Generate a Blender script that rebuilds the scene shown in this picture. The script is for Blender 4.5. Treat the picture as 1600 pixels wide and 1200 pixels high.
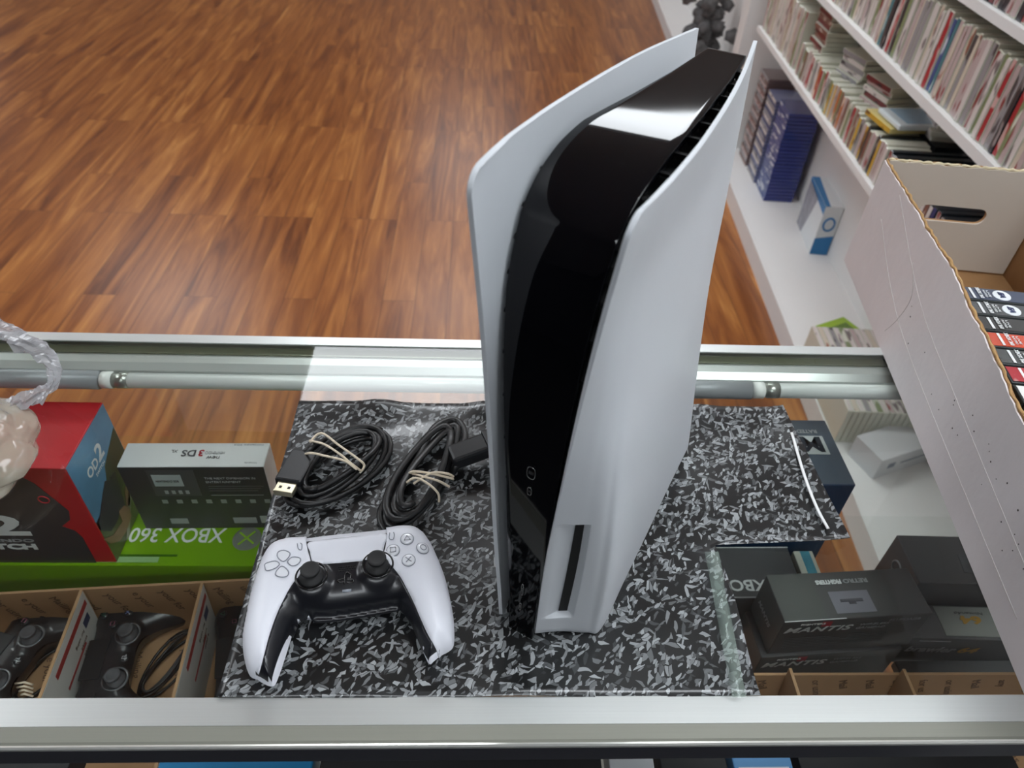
import bpy, bmesh, math, random
from math import sin, cos, pi, radians, sqrt
from mathutils import Vector, Matrix
from mathutils.geometry import delaunay_2d_cdt
from mathutils import noise as mnoise
for o in list(bpy.data.objects): bpy.data.objects.remove(o)
SC = bpy.context.scene
COL = SC.collection
# ------------------------------------------------------------------ camera
F, PITCH, ROLL, YAW, H = 1140.0, 42.12, 3.28, 3.53, 0.545
_p, _r, _y = radians(PITCH), radians(ROLL), radians(YAW)
FW = Vector((sin(_y)*cos(_p), cos(_y)*cos(_p), -sin(_p)))
RT0 = Vector((cos(_y), -sin(_y), 0)); UP0 = RT0.cross(FW)
RT = RT0*cos(_r)+UP0*sin(_r); UP = -RT0*sin(_r)+UP0*cos(_r)
CAMP = Vector((0, 0, H))
cd = bpy.data.cameras.new('camera'); cam = bpy.data.objects.new('camera', cd); COL.objects.link(cam)
cd.sensor_width = 36; cd.lens = 36*F/1600; cd.clip_start = .02; cd.clip_end = 60
cam.matrix_world = Matrix(((RT.x, UP.x, -FW.x, 0), (RT.y, UP.y, -FW.y, 0), (RT.z, UP.z, -FW.z, H), (0, 0, 0, 1)))
cd.dof.use_dof = True; cd.dof.focus_distance = .62; cd.dof.aperture_fstop = 9.0
SC.camera = cam
SC.view_settings.view_transform = 'Standard'; SC.view_settings.look = 'None'
SC.view_settings.gamma = 1; SC.view_settings.exposure = 0.18
try: SC.view_settings.use_curve_mapping = False
except Exception: pass
# ------------------------------------------------------------------ world
W = bpy.data.worlds.new('world'); SC.world = W; W.use_nodes = True
_b = W.node_tree.nodes['Background']; _b.inputs[0].default_value = (.80, .88, 1, 1); _b.inputs[1].default_value = .34

def px(u, v, z=0.0):
    "the point at height z that the photograph shows at pixel u, v (measuring help)"
    d = RT*((u-800)/F)-UP*((v-600)/F)+FW
    return CAMP+d*((z-H)/d.z)
def pxp(u, v, p, n):
    d = RT*((u-800)/F)-UP*((v-600)/F)+FW
    return CAMP+d*((Vector(p)-CAMP).dot(n)/d.dot(n))
# ------------------------------------------------------------------ materials
def s2l(c): return tuple(((x/255)/12.92 if x/255 <= .04045 else ((x/255+.055)/1.055)**2.4) for x in c[:3])+(1,)
MC = {}
def mat(name, rgb=(128,128,128), rough=.5, metal=0, coat=0, spec=.5, noise=0, nscale=40, bump=0, bscale=200, emit=0, trans=0, aniso=None):
    if name in MC: return MC[name]
    m = bpy.data.materials.new(name); m.use_nodes = True; MC[name] = m
    nt = m.node_tree; b = nt.nodes['Principled BSDF']; L = nt.links.new
    col = s2l(rgb); b.inputs['Base Color'].default_value = col
    b.inputs['Roughness'].default_value = rough; b.inputs['Metallic'].default_value = metal
    b.inputs['Coat Weight'].default_value = coat; b.inputs['Coat Roughness'].default_value = .06
    b.inputs['Specular IOR Level'].default_value = spec
    if emit:
        b.inputs['Emission Color'].default_value = col; b.inputs['Emission Strength'].default_value = emit
    tc = nt.nodes.new('ShaderNodeTexCoord')
    if noise:
        mp = nt.nodes.new('ShaderNodeMapping'); L(tc.outputs['Object'], mp.inputs[0])
        if aniso: mp.inputs['Scale'].default_value = aniso
        n = nt.nodes.new('ShaderNodeTexNoise'); n.inputs['Scale'].default_value = nscale; n.inputs['Detail'].default_value = 4
        L(mp.outputs[0], n.inputs['Vector'])
        mx = nt.nodes.new('ShaderNodeMix'); mx.data_type = 'RGBA'; L(n.outputs[0], mx.inputs[0])
        mx.inputs[6].default_value = tuple(max(0, c*(1-noise)) for c in col[:3])+(1,)
        mx.inputs[7].default_value = tuple(min(1, c*(1+noise)) for c in col[:3])+(1,)
        L(mx.outputs[2], b.inputs['Base Color'])
    if bump:
        n2 = nt.nodes.new('ShaderNodeTexNoise'); n2.inputs['Scale'].default_value = bscale; n2.inputs['Detail'].default_value = 3
        L(tc.outputs['Object'], n2.inputs['Vector'])
        bp = nt.nodes.new('ShaderNodeBump'); bp.inputs['Strength'].default_value = bump; bp.inputs['Distance'].default_value = .001
        L(n2.outputs[0], bp.inputs['Height']); L(bp.outputs[0], b.inputs['Normal'])
    return m
def node(nt, t, **kw):
    n = nt.nodes.new(t)
    for k, v in kw.items(): setattr(n, k, v)
    return n
def glassmat(name, tint=(.90,.94,.92), f=1.0):
    if name in MC: return MC[name]
    m = bpy.data.materials.new(name); m.use_nodes = True; MC[name] = m
    nt = m.node_tree; nt.nodes.clear(); L = nt.links.new
    out = node(nt, 'ShaderNodeOutputMaterial'); t = node(nt, 'ShaderNodeBsdfTransparent'); g = node(nt, 'ShaderNodeBsdfGlossy')
    t.inputs[0].default_value = tint+(1,); g.inputs['Roughness'].default_value = .015; g.inputs[0].default_value = (f, f, f, 1)
    fr = node(nt, 'ShaderNodeFresnel'); fr.inputs[0].default_value = 1.5
    mx = node(nt, 'ShaderNodeMixShader')
    ge = node(nt, 'ShaderNodeNewGeometry'); iv = node(nt, 'ShaderNodeMath', operation='SUBTRACT'); iv.inputs[0].default_value = 1; L(ge.outputs['Backfacing'], iv.inputs[1])
    ml = node(nt, 'ShaderNodeMath', operation='MULTIPLY'); L(fr.outputs[0], ml.inputs[0]); L(iv.outputs[0], ml.inputs[1]); ml2 = node(nt, 'ShaderNodeMath', operation='MULTIPLY'); ml2.inputs[1].default_value = .85; L(ml.outputs[0], ml2.inputs[0])
    L(ml2.outputs[0], mx.inputs[0]); L(t.outputs[0], mx.inputs[1]); L(g.outputs[0], mx.inputs[2])
    L(mx.outputs[0], out.inputs[0]); return m
def wood_floor():
    m = bpy.data.materials.new('wood_floor'); m.use_nodes = True; nt = m.node_tree; L = nt.links.new
    b = nt.nodes['Principled BSDF']; tc = node(nt, 'ShaderNodeTexCoord')
    mp = node(nt, 'ShaderNodeMapping'); mp.inputs['Rotation'].default_value = (0, 0, radians(90)); L(tc.outputs['Object'], mp.inputs[0])
    br = node(nt, 'ShaderNodeTexBrick'); L(mp.outputs[0], br.inputs[0])
    br.offset = .37; br.offset_frequency = 3; br.squash = 1
    for k, v in (('Scale', 1), ('Brick Width', .92), ('Row Height', .118), ('Mortar Size', .0009), ('Bias', 0), ('Mortar Smooth', .2)): br.inputs[k].default_value = v
    br.inputs[1].default_value = (0, 0, 0, 1); br.inputs[2].default_value = (1, 1, 1, 1); br.inputs[3].default_value = (.5, .5, .5, 1)
    # plank-dependent shift of the grain
    sc = node(nt, 'ShaderNodeVectorMath', operation='SCALE'); L(br.outputs[0], sc.inputs[0]); sc.inputs['Scale'].default_value = 9.0
    ad = node(nt, 'ShaderNodeVectorMath', operation='ADD'); L(tc.outputs['Object'], ad.inputs[0]); L(sc.outputs[0], ad.inputs[1])
    m2 = node(nt, 'ShaderNodeMapping'); m2.inputs['Scale'].default_value = (11, 1.0, 1); L(ad.outputs[0], m2.inputs[0])
    n1 = node(nt, 'ShaderNodeTexNoise'); n1.inputs['Scale'].default_value = 1.0; n1.inputs['Detail'].default_value = 5; n1.inputs['Distortion'].default_value = 2.0; n1.inputs['Roughness'].default_value = .55
    L(m2.outputs[0], n1.inputs[0])
    m3 = node(nt, 'ShaderNodeMapping'); m3.inputs['Scale'].default_value = (110, 5, 1); L(ad.outputs[0], m3.inputs[0])
    n2 = node(nt, 'ShaderNodeTexNoise'); n2.inputs['Scale'].default_value = 1.0; n2.inputs['Detail'].default_value = 3; L(m3.outputs[0], n2.inputs[0])
    cr = node(nt, 'ShaderNodeValToRGB'); e = cr.color_ramp.elements
    e[0].position = .25; e[0].color = s2l((100, 54, 27)); e[1].position = .76; e[1].color = s2l((194, 134, 74))
    for p, c in ((.40, (132, 76, 36)), (.52, (152, 92, 45)), (.63, (170, 109, 55))):
        k = cr.color_ramp.elements.new(p); k.color = s2l(c)
    mm = node(nt, 'ShaderNodeMath', operation='MULTIPLY_ADD'); L(n2.outputs[0], mm.inputs[0]); mm.inputs[1].default_value = .18; L(n1.outputs[0], mm.inputs[2])
    m4 = node(nt, 'ShaderNodeMath', operation='MULTIPLY_ADD'); L(br.outputs[0], m4.inputs[0]); m4.inputs[1].default_value = .12
    sb = node(nt, 'ShaderNodeMath', operation='SUBTRACT'); L(mm.outputs[0], sb.inputs[0]); sb.inputs[1].default_value = .16; L(sb.outputs[0], m4.inputs[2])
    L(m4.outputs[0], cr.inputs[0])
    mx = node(nt, 'ShaderNodeMix', data_type='RGBA'); L(br.outputs['Fac'], mx.inputs[0]); L(cr.outputs[0], mx.inputs[6]); mx.inputs[7].default_value = s2l((70, 38, 22))
    L(mx.outputs[2], b.inputs['Base Color']); b.inputs['Roughness'].default_value = .30; b.inputs['Specular IOR Level'].default_value = .55
    bp = node(nt, 'ShaderNodeBump'); bp.inputs['Strength'].default_value = .15; bp.inputs['Distance'].default_value = .002; L(n2.outputs[0], bp.inputs['Height']); L(bp.outputs[0], b.inputs['Normal'])
    return m
def chip_sheet():
    m = bpy.data.materials.new('carbon_chip_sheet'); m.use_nodes = True; nt = m.node_tree; L = nt.links.new
    b = nt.nodes['Principled BSDF']; tc = node(nt, 'ShaderNodeTexCoord')
    nz = node(nt, 'ShaderNodeTexNoise'); nz.inputs['Scale'].default_value = 60; L(tc.outputs['Object'], nz.inputs[0])
    sc = node(nt, 'ShaderNodeVectorMath', operation='SCALE'); L(nz.outputs['Color'], sc.inputs[0]); sc.inputs['Scale'].default_value = .007
    ad = node(nt, 'ShaderNodeVectorMath', operation='ADD'); L(tc.outputs['Object'], ad.inputs[0]); L(sc.outputs[0], ad.inputs[1])
    cur = None
    for i, (rot, sx, sy, th) in enumerate(((20, 115, 330, .50), (100, 110, 300, .50), (150, 150, 380, .50), (62, 80, 200, .66), (125, 210, 420, .46))):
        mr = node(nt, 'ShaderNodeMapping'); mr.inputs['Rotation'].default_value = (0, 0, radians(rot)); L(ad.outputs[0], mr.inputs[0])
        mp = node(nt, 'ShaderNodeMapping'); mp.inputs['Scale'].default_value = (sx, sy, 1); mp.inputs['Location'].default_value = (i*7.3, i*3.1, 0); L(mr.outputs[0], mp.inputs[0])
        v1 = node(nt, 'ShaderNodeTexVoronoi', voronoi_dimensions='2D'); v1.inputs['Scale'].default_value = 1; L(mp.outputs[0], v1.inputs['Vector'])
        v2 = node(nt, 'ShaderNodeTexVoronoi', voronoi_dimensions='2D', feature='DISTANCE_TO_EDGE'); v2.inputs['Scale'].default_value = 1; L(mp.outputs[0], v2.inputs['Vector'])
        sp = node(nt, 'ShaderNodeSeparateColor'); L(v1.outputs['Color'], sp.inputs[0])
        g1 = node(nt, 'ShaderNodeMath', operation='GREATER_THAN'); L(sp.outputs[0], g1.inputs[0]); g1.inputs[1].default_value = th+.34
        g2 = node(nt, 'ShaderNodeMath', operation='GREATER_THAN'); L(v2.outputs[0], g2.inputs[0]); g2.inputs[1].default_value = .07
        mk = node(nt, 'ShaderNodeMath', operation='MULTIPLY'); L(g1.outputs[0], mk.inputs[0]); L(g2.outputs[0], mk.inputs[1])
        cr = node(nt, 'ShaderNodeValToRGB'); cr.color_ramp.elements[0].color = s2l((34, 36, 38)); cr.color_ramp.elements[1].color = s2l((160, 164, 166)); L(sp.outputs[1], cr.inputs[0])
        mx = node(nt, 'ShaderNodeMix', data_type='RGBA'); L(mk.outputs[0], mx.inputs[0])
        if cur is None: mx.inputs[6].default_value = s2l((11, 12, 13))
        else: L(cur.outputs[2], mx.inputs[6])
        L(cr.outputs[0], mx.inputs[7]); cur = mx
    L(cur.outputs[2], b.inputs['Base Color']); b.inputs['Roughness'].default_value = .38; b.inputs['Coat Weight'].default_value = .45; b.inputs['Coat Roughness'].default_value = .08
    n3 = node(nt, 'ShaderNodeTexNoise'); n3.inputs['Scale'].default_value = 26; n3.inputs['Detail'].default_value = 2; L(tc.outputs['Object'], n3.inputs[0])
    bp = node(nt, 'ShaderNodeBump'); bp.inputs['Strength'].default_value = .5; bp.inputs['Distance'].default_value = .003; L(n3.outputs[0], bp.inputs['Height']); L(bp.outputs[0], b.inputs['Coat Normal'])
    return m
def plasticfilm(name, rgb, alpha, rough=.2):
    m = bpy.data.materials.new(name); m.use_nodes = True; nt = m.node_tree; L = nt.links.new; MC[name] = m
    b = nt.nodes['Principled BSDF']; out = nt.nodes['Material Output']
    b.inputs['Base Color'].default_value = s2l(rgb); b.inputs['Roughness'].default_value = rough; b.inputs['Coat Weight'].default_value = .5
    t = node(nt, 'ShaderNodeBsdfTransparent'); mx = node(nt, 'ShaderNodeMixShader'); mx.inputs[0].default_value = alpha
    L(t.outputs[0], mx.inputs[1]); L(b.outputs[0], mx.inputs[2]); L(mx.outputs[0], out.inputs[0]); return m
# ------------------------------------------------------------------ object helpers
def link(name, me, m=None, parent=None, smooth=False):
    if m is not None and not me.materials:
        for q in (m if isinstance(m, (list, tuple)) else [m]): me.materials.append(q)
    if smooth:
        for p in me.polygons: p.use_smooth = True
    o = bpy.data.objects.new(name, me); COL.objects.link(o)
    if parent is not None: o.parent = parent
    return o
def tag(o, label=None, cat=None, group=None, kind=None):
    if label: o['label'] = label
    if cat: o['category'] = cat
    if group: o['group'] = group
    if kind: o['kind'] = kind
    return o
def empty(name, label, cat, loc=(0, 0, 0), rz=0, group=None):
    o = bpy.data.objects.new(name, None); COL.objects.link(o); o.location = loc; o.rotation_euler = (0, 0, rz); o.empty_display_size = .02
    return tag(o, label, cat, group)
def mesh(vs, fs, name='m'):
    me = bpy.data.meshes.new(name); me.from_pydata([tuple(v) for v in vs], [], fs); me.update(); return me
def bm2me(bm, name='m'):
    bmesh.ops.recalc_face_normals(bm, faces=bm.faces); me = bpy.data.meshes.new(name); bm.to_mesh(me); bm.free(); return me
def bm_box(bm, x0, x1, y0, y1, z0, z1, bev=0, seg=2, M=None):
    r = bmesh.ops.create_cube(bm, size=1); vs = r['verts']
    for v in vs:
        v.co = Vector(((x0+x1)/2+v.co.x*(x1-x0), (y0+y1)/2+v.co.y*(y1-y0), (z0+z1)/2+v.co.z*(z1-z0)))
    if bev:
        es = list({e for v in vs for e in v.link_edges})
        rr = bmesh.ops.bevel(bm, geom=es, offset=bev, segments=seg, affect='EDGES', profile=.5)
        vs = rr['verts']
    if M is not None:
        for v in vs: v.co = M @ v.co
    return vs
def boxme(x0, x1, y0, y1, z0, z1, bev=0, seg=2):
    bm = bmesh.new(); bm_box(bm, x0, x1, y0, y1, z0, z1, bev, seg); return bm2me(bm)
def box(name, m, parent, x0, x1, y0, y1, z0, z1, bev=0, seg=2): return link(name, boxme(x0, x1, y0, y1, z0, z1, bev, seg), m, parent)
def prism(pts, z0, z1):
    n = len(pts); vs = [(p[0], p[1], z0) for p in pts]+[(p[0], p[1], z1) for p in pts]
    fs = [list(range(n))[::-1], list(range(n, 2*n))]+[[i, (i+1) % n, n+(i+1) % n, n+i] for i in range(n)]
    return mesh(vs, fs)
def lathe(prof, seg=40):
    vs = []; fs = []; n = len(prof)
    for k in range(seg):
        a = 2*pi*k/seg
        for r, z in prof: vs.append((r*cos(a), r*sin(a), z))
    for k in range(seg):
        for i in range(n-1): fs.append((k*n+i, ((k+1) % seg)*n+i, ((k+1) % seg)*n+i+1, k*n+i+1))
    me = mesh(vs, fs); bm = bmesh.new(); bm.from_mesh(me); bmesh.ops.remove_doubles(bm, verts=bm.verts, dist=1e-6); return bm2me(bm)
def catmull(pts, n=6, closed=False):
    P = [Vector(p) for p in pts]; out = []; N = len(P)
    rng = range(N if closed else N-1)
    for i in rng:
        if closed: a, b, c, d = P[i-1], P[i], P[(i+1) % N], P[(i+2) % N]
        else: a, b, c, d = P[max(i-1, 0)], P[i], P[i+1], P[min(i+2, N-1)]
        for k in range(n):
            t = k/n; out.append(.5*((2*b)+(c-a)*t+(2*a-5*b+4*c-d)*t*t+(3*b-a-3*c+d)*t**3))
    if not closed: out.append(P[-1])
    return out
def tube(path, r, seg=10, closed=False, flat=1.0, cap=True):
    "tube along a list of points; r number or function of 0..1"
    P = [Vector(p) for p in path]; N = len(P); vs = []; fs = []
    up = Vector((0, 0, 1)); prevn = None
    for i in range(N):
        t = (P[(i+1) % N]-P[i-1]) if closed else (P[min(i+1, N-1)]-P[max(i-1, 0)])
        t.normalize()
        s = t.cross(up)
        if s.length < .15: s = prevn.copy() if prevn else Vector((1, 0, 0))
        s = (s-t*s.dot(t)).normalized()
        if prevn is not None and s.dot(prevn) < 0: s = -s
        prevn = s; w = s.cross(t)
        rr = r(i/max(1, N-1)) if callable(r) else r
        for k in range(seg):
            a = 2*pi*k/seg; vs.append(P[i]+s*cos(a)*rr+w*sin(a)*rr*flat)
    for i in range(N if closed else N-1):
        j = (i+1) % N
        for k in range(seg): fs.append((i*seg+k, i*seg+(k+1) % seg, j*seg+(k+1) % seg, j*seg+k))
    if not closed and cap:
        fs.append(tuple(range(seg))[::-1]); fs.append(tuple((N-1)*seg+k for k in range(seg)))
    me = mesh(vs, fs)
    for p in me.polygons: p.use_smooth = True
    return me
def join(mes):
    bm = bmesh.new()
    for me in mes: bm.from_mesh(me)
    me = bpy.data.meshes.new('m'); bm.to_mesh(me); bm.free(); return me
def grid(fn, nu, nv):
    vs = [fn(i/nu, j/nv) for j in range(nv+1) for i in range(nu+1)]
    fs = [(j*(nu+1)+i, j*(nu+1)+i+1, (j+1)*(nu+1)+i+1, (j+1)*(nu+1)+i) for j in range(nv) for i in range(nu)]
    return mesh(vs, fs)
def solid(o, t, off=-1, bev=0):
    md = o.modifiers.new('thick', 'SOLIDIFY'); md.thickness = t; md.offset = off; md.use_even_offset = False
    if bev:
        b = o.modifiers.new('bev', 'BEVEL'); b.width = bev; b.segments = 2; b.limit_method = 'ANGLE'; b.angle_limit = radians(40)
    return o
def text(s, size, m, parent, origin, xdir, ndir, name='lettering', extrude=.0002, width=None, shear=0, bold=0, align='LEFT', space=1.0):
    "writing on a face: origin = left end of the base line, xdir = reading direction, ndir = face normal (parent space)"
    cu = bpy.data.curves.new(name, 'FONT'); cu.body = s; cu.size = size; cu.extrude = extrude; cu.shear = shear; cu.offset = bold
    cu.align_x = align; cu.resolution_u = 3; cu.space_character = space
    cu.materials.append(m); tmp = bpy.data.objects.new(name, cu); me = bpy.data.meshes.new_from_object(tmp); bpy.data.objects.remove(tmp); bpy.data.curves.remove(cu)
    if not me.materials: me.materials.append(m)
    o = bpy.data.objects.new(name, me); COL.objects.link(o); o.parent = parent
    x = Vector(xdir).normalized(); n = Vector(ndir).normalized(); y = n.cross(x)
    sx = 1.0
    if width:
        w = max(v.co.x for v in me.vertices)-min(v.co.x for v in me.vertices)
        if w > 1e-6: sx = width/w
    p = Vector(origin)+n*extrude
    o.matrix_local = Matrix(((x.x*sx, y.x, n.x, p.x), (x.y*sx, y.y, n.y, p.y), (x.z*sx, y.z, n.z, p.z), (0, 0, 0, 1)))
    return o
def patch(pts, m, parent, name, lift=.0003, nrm=None):
    "thin printed or stuck-on polygon, given by its corner points in parent space"
    P = [Vector(p) for p in pts]; n = Vector(nrm) if nrm else (P[1]-P[0]).cross(P[2]-P[0]).normalized()
    N = len(P); vs = P+[p+n*lift for p in P]
    fs = [tuple(range(N))[::-1], tuple(range(N, 2*N))]+[(i, (i+1) % N, N+(i+1) % N, N+i) for i in range(N)]
    return link(name, mesh(vs, fs), m, parent)
random.seed(4)
# ------------------------------------------------------------------ common materials
ZF = -1.03
white_paint = mat('white_painted_board', (232,230,228), .45, noise=.03, nscale=6)
ceil_m = mat('ceiling_tile', (196,198,198), .9)
alu = mat('brushed_aluminium', (205,208,206), .42, metal=.75, noise=.06, nscale=30, aniso=(.3, 40, 40))
alu_d = mat('dull_aluminium', (134,134,124), .6, metal=.25, noise=.05, nscale=30, aniso=(.3, 40, 40))
alu_b = mat('polished_edge', (235,235,228), .25, metal=.6)
dark_metal = mat('dark_anodised_metal', (86,86,92), .4, metal=.7, noise=.05, nscale=30, aniso=(.3, 40, 40))
glass = glassmat('counter_glass', (.95,.97,.955))
glass2 = glassmat('front_glass', (.97,.98,.975))
blackp = mat('black_plastic', (20,20,21), .45)
# ------------------------------------------------------------------ room
def plane(name, x0, x1, y0, y1, z, t, m):
    o = link(name, boxme(x0, x1, y0, y1, z-t, z), m); return tag(o, kind='structure')
plane('floor', -7, 5, .2, 11, ZF, .05, wood_floor())
plane('floor', -7, 5, -3, .2, ZF, .05, mat('unseen_dark_floor', (34,34,38), .9, noise=.3, nscale=80))  # dark floor out of view, added to darken the console strip's reflection
tag(link('unseen_wall_front', boxme(-7, 5, -2.9, -2.8, ZF, 1.72), mat('unseen_dark_wall', (52,54,62), .7)), kind='structure')  # unseen dark wall, added so the glossy strip mirrors black
plane('ceiling', -7, 5, -3, 11, 1.70+.05, .03, ceil_m)
tag(link('wall_right', boxme(1.50, 1.56, -3, 11, ZF, 1.72), white_paint), kind='structure')
tag(link('wall_back', boxme(-7, 5, 10.9, 11, ZF, 1.72), mat('back_wall', (196,192,186), .8)), kind='structure')
diff = mat('light_diffuser', (244,250,255), .5, emit=9)
trim_m = mat('light_frame', (235,235,235), .5)
def troffer(x, y, label, hx=.61):
    t = empty('ceiling_light', label, 'light', (x, y, 1.70), group='ceiling light panels')
    bm = bmesh.new()
    for a in ((-hx-.03,hx+.03,-.335,-.305),(-hx-.03,hx+.03,.305,.335),(-hx-.03,-hx,-.305,.305),(hx,hx+.03,-.305,.305)): bm_box(bm, a[0], a[1], a[2], a[3], -.012, .02)
    link('frame', bm2me(bm), trim_m, t); box('diffuser', diff, t, -hx, hx, -.305, .305, -.004, .004)
troffer(.08, 2.62, 'long rectangular ceiling light panel mirrored in the counter glass', .86)
for x, y, s in ((-3.1,2.62,'left of the mirrored one'),(-.18,5.6,'deeper in the shop, middle'),(-2.75,5.6,'deeper in the shop, left'),(-5.3,4.0,'far left in the shop'),(.80,.15,'added over the counter for extra brightness, right'),(-2.3,1.0,'added over the counter for extra brightness, left'),(-.2,-1.5,'behind the counter'),(-.18,8.6,'at the back of the shop')):  # both panels over the counter are unseen, added to brighten the scene
    troffer(x, y, 'rectangular ceiling light panel '+s)
# ------------------------------------------------------------------ display counter
cnt = empty('display_counter', 'long glass-topped display counter with brushed aluminium rails', 'counter', (0, 0, 0))
XL, XR = -1.25, 1.0
box('glass_top', glass, cnt, XL, XR, .2495, .664, -.006, 0)
# front rail profile (y,z)
def rail(name, prof, m, parent=cnt, x0=XL, x1=XR):
    n = len(prof); vs = [(x0, y, z) for y, z in prof]+[(x1, y, z) for y, z in prof]
    fs = [list(range(n)), list(range(n, 2*n))[::-1]]+[[i, n+i, n+(i+1) % n, (i+1) % n] for i in range(n)]
    bm = bmesh.new(); bm.from_mesh(mesh(vs, fs)); return link(name, bm2me(bm), m, parent)
rail('front_rail', [(.2505,-.0065),(.2505,-.012),(.2284,-.012),(.2285,.0014),(.249,.0014),(.2492,-.0065)], alu)
tag(rail('rail_bevel', [(.2283,.0013),(.2180,.0004),(.2165,-.001),(.2165,-.0115),(.2283,-.0118)], alu_d), 'dull grey bevel')
rail('rail_ridge', [(.2164,-.0008),(.2150,-.0004),(.2140,-.0018),(.2140,-.0045),(.2164,-.0045)], alu_b)
rail('rail_skirt', [(.2164,-.0046),(.2140,-.0046),(.2134,-.0245),(.2164,-.0245)], dark_metal)
rail('rear_rail', [(.6765,-.02),(.6765,.0015),(.6625,.0015),(.6625,.0002),(.6705,.0002),(.6705,-.02)], mat('rear_rail_metal', (222,226,224), .35, metal=.5))
rail('rear_channel', [(.6700,-.0065),(.6700,-.05),(.6640,-.05),(.6640,-.0065)], alu_d)
rail('lamp_housing', [(.6640,-.0085),(.6380,-.0085),(.6300,-.014),(.6300,-.019),(.6640,-.019)], alu)
rail('housing_lip', [(.6640,-.0066),(.6520,-.0066),(.6520,-.0083),(.6640,-.0083)], mat('olive_glass_edge', (108,110,92), .25, metal=.3))
box('front_glass', glass2, cnt, XL, XR, .665, .669, -.95, -.05)
bm = bmesh.new(); bm_box(bm, XL, XR, .225, .655, -.306, -.300); link('glass_shelf', bm2me(bm), glass2, cnt)
box('side_panel', dark_metal, cnt, XL-.02, XL, .214, .676, ZF, -.001); box('side_panel', dark_metal, cnt, XR, XR+.02, .214, .676, ZF, -.001)
box('plinth', dark_metal, cnt, XL, XR, .24, .676, ZF, -.96)
box('lower_deck', mat('deck_laminate', (150,146,138), .5), cnt, XL, XR, .24, .664, -.96, -.952)
# lamps hung under the rear rail, switched off
def lamp(x0, x1, xh0, xh1, label):
    t = empty('lamp_tube', label, 'lamp', (0, .6235, -.0235), group='unlit tubes under the rear rail')
    r = .0098
    link('tube', tube([(x0+.030, 0, 0), (x1, 0, 0)], r*.92, 20), mat('frosted_tube', (226,228,226), .25, coat=.4), t)
    link('end_cap', tube([(x0, 0, 0), (x0+.012, 0, 0)], r, 20), mat('white_cap', (235,235,232), .4), t)
    link('contact_ring', tube([(x0+.012, 0, 0), (x0+.016, 0, 0), (x0+.0165, 0, 0), (x0+.030, 0, 0)], lambda s: r*(.86 if s < .4 else .95), 20), mat('ring_metal', (170,172,166), .3, metal=.8), t)
    link('sleeve', tube([(xh0, 0, 0), (xh1, 0, 0)], r*1.12, 20), mat('grey_sleeve', (150,152,156), .4, metal=.2), t)
lamp(-.424, .205, -.90, -.427, 'unlit frosted tube lamp running from the red box to behind the console')
lamp(.322, .70, .208, .319, 'unlit frosted tube lamp right of the console, running towards the cardboard box')
# ------------------------------------------------------------------ shelving unit
S0 = Vector((1.047, 1.853, -.95)); SR = radians(-3.5)
unit = empty('shelving_unit', 'white wooden shelving unit full of game cases along the right wall', 'shelf', S0, SR)
box('base_board', white_paint, unit, 0, .30, -1.9, 4.6, -.08, 0)
box('back_panel', white_paint, unit, .275, .295, -1.9, 4.6, 0, 1.5)
box('end_panel', white_paint, unit, 0, .275, 1.55, 1.66, 0, 1.5)
box('shelf', white_paint, unit, 0, .275, -1.6, 1.36, .592, .612)
box('shelf', white_paint, unit, 0, .275, -1.6, 1.5, .862, .884)
box('shelf', white_paint, unit, 0, .275, -1.6, 1.5, 1.085, 1.105)
MS = Matrix.Translation(S0) @ Matrix.Rotation(SR, 4, 'Z')
def blotch(name, base, c2, sc=60, th=.57, rough=.35):
    if name in MC: return MC[name]
    m = mat(name, base, rough, coat=.3); nt = m.node_tree; L = nt.links.new; b = nt.nodes['Principled BSDF']
    tc = node(nt, 'ShaderNodeTexCoord'); oi = node(nt, 'ShaderNodeObjectInfo')
    ml = node(nt, 'ShaderNodeMath', operation='MULTIPLY'); L(oi.outputs['Random'], ml.inputs[0]); ml.inputs[1].default_value = 40
    n = node(nt, 'ShaderNodeTexNoise', noise_dimensions='4D'); n.inputs['Scale'].default_value = sc; n.inputs['Detail'].default_value = 1
    mpp = node(nt, 'ShaderNodeMapping'); mpp.inputs['Scale'].default_value = (1, .8, .30); L(tc.outputs['Object'], mpp.inputs[0]); L(mpp.outputs[0], n.inputs['Vector']); L(ml.outputs[0], n.inputs['W'])
    r = node(nt, 'ShaderNodeValToRGB'); r.color_ramp.interpolation = 'LINEAR'
    r.color_ramp.elements[0].position = th; r.color_ramp.elements[0].color = s2l(base); r.color_ramp.elements[1].position = th+.06; r.color_ramp.elements[1].color = s2l(c2)
    L(n.outputs[0], r.inputs[0]); L(r.outputs[0], b.inputs['Base Color']); return m
PAL = {'white': ((214,205,200),(120,108,108)), 'cream': ((208,196,178),(150,90,70)), 'grey': ((150,146,148),(70,66,70)), 'pink-grey': ((190,170,168),(140,60,60)),
       'red': ((168,42,52),(210,170,165)), 'teal': ((64,120,130),(190,205,205)), 'blue': ((66,84,140),(200,205,215)), 'yellow': ((206,164,60),(120,80,40)),
       'orange': ((192,108,60),(230,210,190)), 'dark': ((52,50,56),(150,140,140)), 'green': ((128,140,100),(215,215,200)), 'brown': ((122,84,74),(190,170,160)),
       'dark red': ((110,40,46),(40,34,38)), 'navy': ((38,52,104),(120,130,160))}
body_w = mat('clear_case_plastic', (214,214,198), .22, coat=.5); body_k = mat('black_case_plastic', (30,36,42), .25, coat=.5)
body_b = mat('blue_case_plastic', (34,50,128), .22, coat=.6, spec=.6)
CM = {}
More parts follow.
